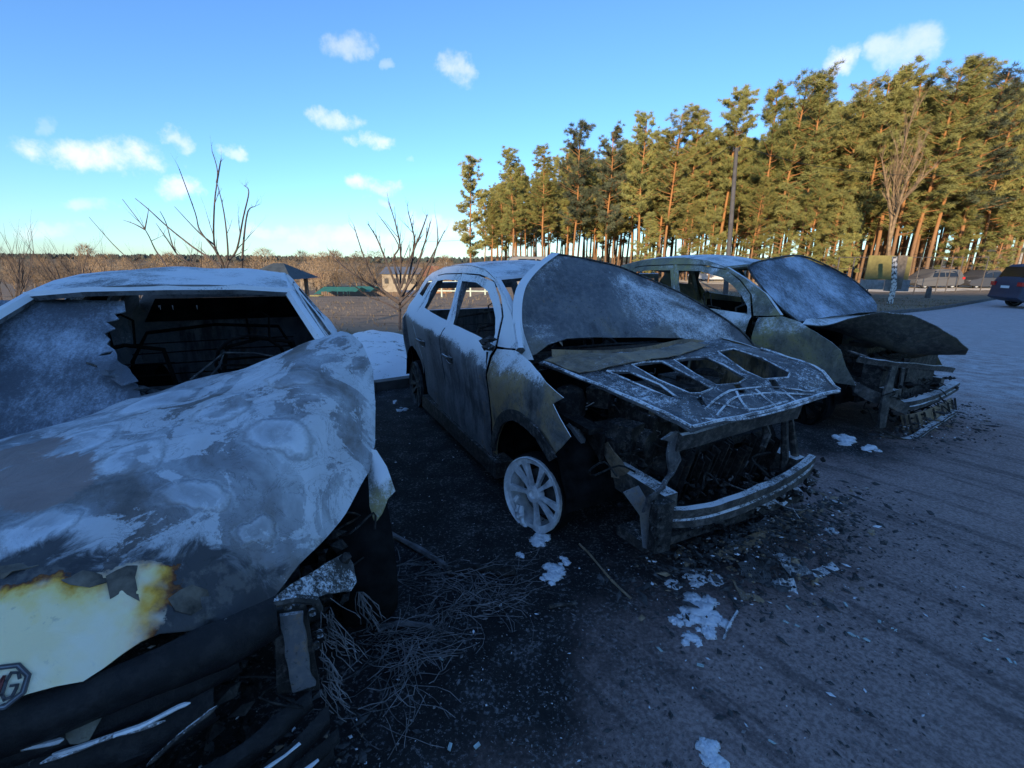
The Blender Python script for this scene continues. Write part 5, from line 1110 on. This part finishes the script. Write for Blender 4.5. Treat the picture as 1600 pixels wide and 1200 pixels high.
# --- utility pole with wires
pb0 = wat(1141,402,25); pt = wat(1151,231,25); po = empty('utility_pole', (pb0.x, 25, zt(pb0.x, 25))); rel = lambda v: v-po.location
MB().tube([(0,0,-.3), rel(pt)*.5+Vector((0,0,.0)), rel(pt)], [.13,.11,.085], 10).build('post', plain('pole_concrete', (.085,.08,.08), .9, .2, 4), po, True)
MB().box(rel(pt)+Vector((0,0,-.12)), (.34,.06,.07)).build('crossarm', M['dark'], po)
for sx in (-.15,.15):
    MB().lathe([(0,0),(.03,0),(.045,.05),(.03,.1),(.04,.14),(0,.16)], 10, Matrix.Translation(rel(pt)+Vector((sx,0,-.1))) @ Matrix.Rotation(R(90),4,'X')).build('insulator', M['black'], po)
tag(po, 'slender grey utility pole in front of the pines', 'pole')
w1 = MB().tube(spl([tuple(pt+Vector((.38,0,.02))), tuple(wat(1290,262,30)), tuple(wat(1460,275,36)), tuple(wat(1650,268,42))], 8), .012, 4); tag(w1.build('power_line', M['black']), 'thin power line running right from the utility pole', 'wire')
w2 = MB().tube(spl([tuple(pt+Vector((-.38,0,.02))), tuple(wat(960,330,34)), tuple(wat(760,372,48)), tuple(wat(640,378,62))], 8), .012, 4); tag(w2.build('power_line', M['black']), 'thin power line running left from the utility pole', 'wire')

# --- wire fence, notice board, mottled post
fe = empty('wire_fence', wat(1330,445,27)); fe.location.z = zt(fe.location.x, 27)
fpx = [(1312,26.5),(1336,27.5),(1366,28.5),(1440,31),(1474,32.5),(1490,33.2),(1506,34),(1545,36)]
tops = []; fm = plain('fence_steel', (.10,.085,.075), .8, .3, 6)
for (px, d) in fpx:
    t_ = wat(px, 402, d); z0 = zt(t_.x, d); MB().tube([Vector((t_.x, d, z0-.2))-fe.location, t_-fe.location], .035, 6).build('post', fm, fe); tops.append((t_, Vector((t_.x, d, z0))))
for lv in (0, .28, .55, .8):
    MB().tube([t_.lerp(g0, lv)-fe.location for (t_, g0) in tops], .022 if lv == 0 else .010, 5).build('wire' if lv else 'top_rail', fm, fe)
tag(fe, 'thin steel wire fence between the verge and the sunlit ground', 'fence')
nb = empty('notice_board', wat(1386,455,25)); nb.location.z = zt(nb.location.x, 25); om = plain('olive_board', (.20,.17,.055), .85, .2, 3); rl_ = lambda px, py, dd=25: wat(px, py, dd)-nb.location
def slab(px0, py0, px1, py1, dd, th, mat, nm):
    a, b = rl_(px0, py0, dd), rl_(px1, py1, dd); return MB().box(((a.x+b.x)/2, dd-25, (a.z+b.z)/2), (abs(b.x-a.x), th, abs(a.z-b.z))).build(nm, mat, nb)
slab(1358,399,1392,437,25,.05,om,'panel'); slab(1400,401,1418,437,25.3,.05,om,'panel'); slab(1350,437,1374,452,24.8,.5,M['concrete'],'footing'); slab(1389,437,1413,455,25.4,.5,M['concrete'],'footing'); slab(1404,399,1407,452,24.9,.08,M['wood'],'post'); slab(1362,399,1365,445,25.1,.08,M['wood'],'post')
tag(nb, 'olive green notice board on concrete footings by the verge', 'board')
mpm, mt = newmat('mottled_birch_bark'); fin(mt, mt.ramp(mt.noise(mt.vmath('MULTIPLY', mt.oc, (1,1,.8)), 9, 4, .6), [(.44,(.05,.05,.05)),(.52,(.62,.60,.56))]), .8)
mpb = wat(1393,461,23.5); mpb.z = zt(mpb.x, 23.5); mpt = wat(1398,401,23.5); o = MB().tube([(0,0,-.2),(.03,0,.8),mpt-mpb], [.13,.115,.11], 10).build('mottled_post', mpm, None, True); o.location = mpb; tag(o, 'black and white mottled post standing in front of the notice board', 'post')
o = MB().tube([(0,0,-.1),(.0,0,.5),(.03,0,.62)], [.14,.13,.05], 10).build('bollard', fm, None, True); p = wat(1452,452,27.5); o.location = (p.x, 27.5, zt(p.x, 27.5)); tag(o, 'short dark bollard at the foot of the wire fence', 'bollard')
house('outbuilding', 1592, 1660, 392, 386, 410, 62, 6, M['concrete'], M['greyroof'], 'flat grey outbuilding at the right edge under the pines', win=1)
house('outbuilding', 1346, 1378, 394, 389, 402, 66, 5, M['cream'], M['cream'], 'low pale hut glimpsed between trunks above the notice board', win=0)

# --- parked cars
def parked(name, loc, rz, col, label, L=4.5, Wd=1.8, H=1.5, kind='sedan', tail=True, glow=None):
    r = empty(name, loc, rz); mp, t = newmat('paint_'+name+str(len(bpy.data.materials))); fin(t, col, .5, .0)
    gm_ = M['carglass']; h1 = H*.56
    if kind == 'suv': prof = [(-L/2,.42),(-L/2-.03,.62),(-L/2+.02,h1),(-L/2+.12,H*.72),(-L/2+.42,H-.03),(-L*.1,H),(L*.10,H-.04),(L*.26,h1+.08),(L/2-.12,h1-.10),(L/2,.62),(L/2,.35),(L*.3,.22),(-L*.3,.22)]
    else: prof = [(-L/2,.40),(-L/2-.02,.60),(-L/2+.02,h1+.02),(-L/2+.55,h1+.08),(-L*.25,H-.06),(-L*.08,H),(L*.08,H-.05),(L*.25,h1+.06),(L/2-.12,h1-.12),(L/2,.55),(L/2,.32),(L*.3,.20),(-L*.3,.20)]
    prof = spl(prof, 3, True); mb = MB(); cols = (-1,-.93,-.6,0,.6,.93,1); n = len(prof)
    for c in cols:
        for (x, z) in prof:
            k = 1-.20*sm(h1, H, z); e = .965 if abs(c) == 1 else 1
            mb.v.append((x*(.985 if abs(c) > .9 else 1), c*Wd/2*k, .30+(z-.30)*e if z > .3 else z))
    for j in range(len(cols)-1): mb.f += [(j*n+i, j*n+(i+1)%n, (j+1)*n+(i+1)%n, (j+1)*n+i) for i in range(n)]
    mb.f += [tuple(reversed(range(n))), tuple((len(cols)-1)*n+i for i in range(n))]
    mb.build('body', mp, r, True, 35)
    g0, g1 = (-L*.36, L*.20) if kind == 'suv' else (-L*.26, L*.20)
    for sg in (-1, 1):
        for (xa, xb) in ((g0, (g0+g1)/2-.04), ((g0+g1)/2+.04, g1)):
            q = []
            for (x, z) in ((xa,h1+.06),(xb,h1+.06),(xb-(.30 if xb == g1 else 0),H-.14),(xa+(.18 if xa == g0 else 0),H-.14)): q.append((x, sg*(Wd/2*(1-.20*sm(h1,H,z))+.006), z))
            MB().add(q, [(0,1,2,3) if sg < 0 else (3,2,1,0)]).thicken(.012).build('side_window', gm_, r)
    xr = -L/2; dzx = .10 if kind == 'suv' else .50
    zr0, zr1 = (H*.70, H-.12) if kind == 'suv' else (h1+.10, H-.14)
    def bx_(z): 
        pr = sorted([(abs(zz-z), xx) for xx, zz in prof if xx < -L*.15])[0][1]; return pr
    q = [(bx_(zr0)-.012, -Wd*.40, zr0), (bx_(zr0)-.012, Wd*.40, zr0), (bx_(zr1)-.012, Wd*.34, zr1), (bx_(zr1)-.012, -Wd*.34, zr1)]
    MB().add(q, [(3,2,1,0)]).thicken(.012).build('rear_window', gm_, r)
    for sg in (-1, 1):
        MB().box((-L/2+.08, sg*(Wd/2-.12), h1-.02), (.22,.26,.17)).build('tail_light', M['tail'], r)
        MB().box((L/2-.14, sg*(Wd/2-.2), h1-.20), (.24,.32,.12)).build('headlight', M['badgec'], r)
    MB().box((-L/2-.025,0,.72*H/1.5), (.02,.5,.11)).build('number_plate', M['snow'], r)
    for (x, sg) in ((-L*.29,-1),(-L*.29,1),(L*.30,-1),(L*.30,1)): 
        wt = empty('wheel', (x, sg*(Wd/2-.14), .33)); wt.parent = r; wt.rotation_euler = (0,0,0 if sg < 0 else math.pi); wt.scale = (.98,.98,.98)
        o1 = link('rim', PW[0], None, wt); o2 = link('spokes', PW[1], None, wt); o3 = link('tire', PW[2], None, wt)
        MB().lathe([(.05,.0),(.21,.0),(.21,.01),(.05,.01)],20).build('brake_disc', M['black'], wt)
    tag(r, label, 'car', 'parked cars'); return r
M['carglass'], _t = newmat('dark_car_glass'); fin(_t, (.015,.018,.02), .08)
M['tail'], _t = newmat('tail_lamp_red'); fin(_t, (.55,.02,.02), .25)
tmp = empty('tmp'); wq = wheel(tmp, 'wheel', (0,0,0), 0, M['rim'], tire=True)
PW = [ch.data for nm in ('rim','spokes','tire') for ch in wq.children if ch.name.startswith(nm)]
for ch in list(wq.children): bpy.data.objects.remove(ch)
bpy.data.objects.remove(wq); bpy.data.objects.remove(tmp)
s0 = wat(1559,466,20.3); parked('parked_car', (s0.x+3.6, 20.9, zdip(s0.x+1,20)+.0), R(-14), (.022,.035,.075), 'dark blue car at the right picture edge, close to the kerb', 4.55, 1.84, 1.92, 'suv')
s1 = wat(1455,430,40); parked('parked_car', (s1.x, 40, zt(s1.x,40)), R(190), (.10,.095,.09), 'grey estate car with a sunlit rear beyond the wire fence', 4.6, 1.8, 1.55, 'suv')
s2 = wat(1532,430,41); parked('parked_car', (s2.x, 41, zt(s2.x,41)), R(192), (.05,.05,.055), 'black car with a sunlit rear, right of the grey estate', 4.5, 1.8, 1.5)
s3 = wat(1110,440,52); parked('parked_car', (s3.x, 52, zt(s3.x,52)), R(8), (.55,.57,.60), 'silver car seen through the far wreck\'s side window', 4.4, 1.75, 1.45)
s4 = wat(845,430,30); parked('parked_car', (s4.x, 31, zt(s4.x,31)), R(4), (.16,.155,.15), 'grey car behind the middle wreck with only its roof showing', 4.6, 1.8, 1.88, 'suv')
s5 = wat(1592,430,43); parked('parked_car', (s5.x, 43, zt(s5.x,43)), R(195), (.20,.20,.21), 'light grey car half hidden by the dark blue one', 4.5, 1.8, 1.5)
# ------------------------------------------------------------------ things lying on the ground
rd = random.Random(99)
def gp(px, py): return ground_at(px, py, .006)
def snow_lump(px, py, r, label, n=14, flat=.55, sx=1.0):
    r *= 1.35
    mb = MB(); c = gp(px, py); q = 14
    rg = random.Random(px*7+py); V = []; F = []; cnt = max(5, int(r*230))
    for i in range(cnt):
        a_ = rg.uniform(0,6.28); q_ = math.sqrt(rg.random())*r*.85; cx, cy = math.cos(a_)*q_*sx, math.sin(a_)*q_; rr = r*rg.uniform(.25,.62)*(1-.5*q_/r)
        bmm = bmesh.new(); bmesh.ops.create_icosphere(bmm, subdivisions=3, radius=1); bmm.verts.index_update(); o_ = len(V)
        for v in bmm.verts:
            d = v.co.normalized(); k = 1+.65*mnoise.fractal(d*2.0+Vector((i*3.1, px*.1, py*.1)), .8, 2.0, 4)
            V.append((cx+d.x*rr*k, cy+d.y*rr*k, max(-.1, d.z)*rr*flat*1.0*k))
        F += [tuple(v.index+o_ for v in f.verts) for f in bmm.faces]; bmm.free()
    me = bpy.data.meshes.new('snow_clump'); me.from_pydata(V, [], F); me.polygons.foreach_set('use_smooth', [True]*len(me.polygons)); me.materials.append(M['snow'])
    o = link('snow_clump', me, None); o.location = c; o.rotation_euler = (0,0,math.atan2(c.y, c.x) if sx > 1 else 0); tag(o, label, 'snow', 'snow clumps on the ground'); return o
for a in ((1100,960,.075,'biggest white snow clump on the ground before the middle wreck',1.5),(1078,998,.034,'small round snow clump in front of the biggest one, nearest the viewer',1),(1062,970,.035,'snow clump just left of the biggest one',1.2),(1105,988,.032,'snow clump touching the near end of the biggest one',1),
          (1085,905,.045,'snow clump between the biggest one and the wreck\'s bumper',1.3),(1050,913,.03,'snow clump at the left end of the snowy debris under the bumper',1),(1178,893,.05,'snow lying on the perforated plate in the debris',1.5),(1118,905,.035,'flat snow crust right of the snowy debris centre',1.6),(1220,912,.03,'snow clump beside the bent grey plates',1.2),
          (1298,830,.028,'small snow clump at the right end of the bumper debris',1.4),(1115,1182,.05,'lone white lump near the bottom edge of the picture',.45),(862,895,.05,'crumbled snow heap in front of the pale alloy wheel',1.6),(880,880,.03,'small snow crumb behind the crumbled heap by the wheel',1.4),(842,842,.05,'pale lump of melted alloy lying under the front wheel',1),(812,868,.022,'small pale lump left of the melted alloy',1.4),
          (1320,688,.07,'white snow patch on the ground between the middle and far wrecks',1.8),(1360,702,.05,'thin snow streak beside the white patch between the wrecks',2.0),(630,640,.04,'snow crumb beside the middle wreck\'s rear wheel',1.8)):
    snow_lump(a[0], a[1], a[2], a[3], sx=a[4], flat=.45)
M['perf'], _t = newmat('perforated_plate'); _v = _t.voro(_t.oc, 85, rand=0); fin(_t, _t.mix(_t.ss(_v, .38, .30), (.12,.115,.11), (.01,.01,.01)), .7)
def plate(name, pts, mat, label, cat, zs=None, dent=.01, t=.004, group=None):
    P3 = [tuple(ground_at(px, py, z)) for (px, py), z in zip(pts, zs or [.03]*len(pts))]; c = sum((Vector(p) for p in P3), Vector())/len(P3)
    P3 = [tuple(Vector(p)-c) for p in P3]
    mb = panel(P3, (), axes=(0,1), step=.025, t=t, dent=dent, dsc=14, seed=pts[0][0]); o = mb.build(name, mat, None, True, 30); o.location = c; tag(o, label, cat, group); return o
plate('metal_plate', [(1212,862),(1240,868),(1256,882),(1272,898),(1240,906),(1222,885)], M['skin'], 'smooth blue-grey curved plate lying right of the bumper debris', 'scrap', [.05,.06,.05,.01,.01,.05])
plate('perforated_plate', [(1152,880),(1200,872),(1206,905),(1196,915),(1165,900)], M['perf'], 'dark perforated plate half under snow in the debris', 'scrap', [.05,.06,.02,.01,.03])
plate('ribbed_panel', [(1268,890),(1300,878),(1312,890),(1275,905)], M['frame'], 'frosty ribbed scrap panel right of the curved plate', 'scrap', [.02,.03,.02,.01])
plate('metal_plate', [(1216,905),(1240,903),(1246,922),(1222,924)], M['frame'], 'small crumpled pale plate in front of the curved one', 'scrap', [.04,.04,.01,.01], .02)
plate('metal_plate', [(1168,815),(1196,806),(1208,818),(1205,832),(1180,826)], M['skin'], 'grey-blue plate leaning under the middle wreck\'s bumper beam', 'scrap', [.12,.14,.10,.05,.07])
plate('charred_board', [(1108,868),(1150,845),(1180,832),(1216,828),(1190,850),(1140,872)], M['tan'], 'long brown charred board under the middle wreck\'s bumper', 'scrap', [.05,.08,.09,.08,.05,.03], .015)
plate('charred_strip', [(1140,905),(1165,925),(1195,938),(1192,944),(1160,935)], M['tan'], 'thin curled brown strip lying before the perforated plate', 'scrap', [.03,.03,.02,.01,.02], .02)
def rod(name, pts, r, mat, label, cat='scrap', group=None, z=.02, zz=None):
    P3 = [ground_at(px, py, (zz[i] if zz else z)) for i, (px, py) in enumerate(pts)]; c = P3[0].copy(); mb = MB().tube([tuple(Vector(p)-c) for p in spl([tuple(v) for v in P3], 4)], r, 6); mb.rough(r*.5, 40); o = mb.build(name, mat, None, True, 40); o.location = c; tag(o, label, cat, group); return o
rod('charred_stick', [(858,948),(880,944),(900,942)], .010, M['dark'], 'short charred stick on the asphalt between the wrecks')
rod('bent_rod', [(905,850),(925,870),(950,900),(985,935)], .006, M['tan'], 'thin rusty rod lying before the pale front wheel')
rod('bent_rod', [(1290,788),(1310,783),(1330,777)], .010, M['dark'], 'dark straight rod sticking out of the bumper debris to the right')
rod('bent_rod', [(1130,1000),(1140,975),(1152,955)], .006, M['frame'], 'frosty thin rod beside the biggest snow clump')
rod('fallen_branch', [(605,832),(650,855),(690,880),(700,890)], .018, M['cord'], 'grey frosted branch running from the near wreck\'s wheel')
rod('fallen_branch', [(700,895),(740,888),(775,892),(805,893)], .022, M['char'], 'dark burnt branch end lying over the frosted fibres')
rod('fallen_branch', [(590,985),(620,975),(650,975),(675,980)], .012, M['cord'], 'short pale stick lying in front of the near wreck\'s wheel')
# frosted tyre-cord tangles
def tangle(px0, py0, px1, py1, n, L, fan, label, seed, r=.0015, z=.025):
    rg = random.Random(seed); mb = MB(); a, b = gp(px0, py0), gp(px1, py1); c = (a+b)/2; dr_ = (b-a).normalized()
    for k in range(n):
        p = a.lerp(b, rg.random())+Vector((rg.gauss(0,.05), rg.gauss(0,.05), .004+abs(rg.gauss(0,z*.5)))); d = (Matrix.Rotation(rg.gauss(0,fan),3,'Z') @ dr_); q = [p-c]; m_ = 5; l_ = L*rg.uniform(.35,1)
        cu = rg.gauss(0,.25)
        for j in range(m_): d = Matrix.Rotation(cu,3,'Z') @ d; p = p+d*l_/m_; p.z = max(.008, p.z+rg.uniform(-.02,.02)); q.append(p-c)
        mb.tube(q, r*rg.uniform(.7,1.5), 4, False)
    o = mb.build('wire_tangle', M['cord']); o.location = c; tag(o, label, 'wire', 'frosted wire tangles'); o['kind'] = 'stuff'; return o
tangle(600,900,760,900,60,.40,.5,'frosted tangle of burnt tyre wires between the wrecks',1)
tangle(640,980,790,930,80,.34,.7,'fan of frosted fibres spreading over the black ground',2,.0012,.010)
tangle(560,1000,650,1010,70,.3,.9,'loose burnt wires beside the near wreck\'s corner',3)
tangle(600,1070,640,1080,40,.3,1.2,'curled wires on the ground near the bottom edge',4)
# glass crumbs, each a shard of its own
shard = MB().add([(-.022,-.008,0),(.018,-.012,0),(.024,.010,0),(-.012,.014,0),(-.022,-.008,.005),(.018,-.012,.006),(.024,.010,.005),(-.012,.014,.006)], [(3,2,1,0),(4,5,6,7),(0,1,5,4),(1,2,6,5),(2,3,7,6),(3,0,4,7)]).mesh('glass_shard'); shard.materials.append(M['glassg'])
for (px, py) in ((1322,945),(1228,972),(1245,978),(1332,992),(1340,996),(1352,1000),(1375,972),(1392,982),(1398,985),(1540,992),(1544,1000),(1578,1032),(1588,1036),(1535,946),(1560,1015),(690,1030),(1205,1160),(1030,1015),(1230,950),(1095,1040),(702,1168),(745,1165)):
    p = gp(px+rd.uniform(-2,2), py); o = link('glass_shard', shard, None); o.location = p; o.rotation_euler = (rd.uniform(-.2,.2), rd.uniform(-.2,.2), rd.uniform(0,6)); s_ = rd.uniform(.35,.75); o.scale = (s_, s_*rd.uniform(.5,1), s_); tag(o, 'small pale teal glass shard lying on the asphalt', 'glass', 'glass shards on the asphalt')
# rubble: ash crumbs around the wrecks and grit on the asphalt
def strew(name, n, fn, mat, rmin, rmax, label, flat=.5):
    mb = MB(); rg = random.Random(n)
    for k in range(n):
        p = fn(rg)
        if p is None: continue
        mb.chunk((p[0], p[1], .008+(p[2] if len(p) > 2 else 0)), rg.uniform(rmin, rmax)*(.5+rg.random()**3*1.4), rg, flat*rg.uniform(.6,1.3), rg.uniform(.8,2.6))
    o = mb.build(name, M[mat]); tag(o, label, 'rubble', kind='stuff'); return o
def carpt(key, x, y): X, Y_, a = CAR[key]; return (X+math.cos(a)*x-math.sin(a)*y, Y_+math.sin(a)*x+math.cos(a)*y)
def near_front(rg):
    key = rg.choice('mmmtl'); x = rg.gauss(.78,.16); y = rg.gauss(.18,.42) if key == 'm' else rg.uniform(-.8,.7); q = carpt(key, x, y); return (*q, max(0, .22*math.exp(-((x-.85)/.22)**2)*rg.random()*(1 if key != 'l' else .3)))
strew('burnt_rubble', 4500, near_front, 'ash', .004, .015, 'burnt crumbs and ash heaped under the wrecks\' bumpers')
strew('burnt_rubble', 380, near_front, 'tan', .005, .018, 'brown scorched bits among the ash under the bumpers', .4)
strew('snow_crumbs', 500, near_front, 'snow', .003, .009, 'frost and snow crumbs in the debris')
def round_cars(rg):
    key = rg.choice('mml'); q = carpt(key, rg.uniform(-2.6,1.7), rg.uniform(-1.7,1.5)); return q
strew('ash_crumbs', 12000, round_cars, 'ash', .002, .007, 'ash and cinder crumbs on the charred ground')
strew('frost_crumbs', 2600, round_cars, 'cord', .002, .006, 'frosted crumbs on the charred ground')
strew('snow_crumbs', 900, round_cars, 'snow', .0018, .005, 'tiny snow crumbs on the charred ground')
def lot(rg):
    y = rg.uniform(.9,5.5)**1.0; x = rg.uniform(-.5, y*1.15+.4); return (x, y)
strew('grit', 12000, lot, 'concrete', .0010, .0026, 'grit strewn over the asphalt')

# dry grass on the verge
gr = MB(); rg = random.Random(8); M['dry'] = plain('dry_grass', (.22,.165,.09), .9, .4, 3)
for k in range(9000):
    u_ = rg.uniform(-14,34); s_ = KS+.2+rg.random()**1.5*14; p = KO+KD*u_+KN*s_; h = rg.uniform(.03,.10)
    if abs(p.x) > p.y*1.3: continue
    a = rg.uniform(0,6.28); z = zt(p.x, p.y)-.02; w_ = .006+.0006*p.y; gr.add([(p.x-w_*math.cos(a), p.y-w_*math.sin(a), z),(p.x+w_*math.cos(a), p.y+w_*math.sin(a), z),(p.x+rg.uniform(-.05,.05), p.y+rg.uniform(-.05,.05), z+h)], [(0,1,2)])
tag(gr.build('dry_grass', M['dry']), 'short dry grass on the verge and field behind the kerb', 'grass', kind='stuff')
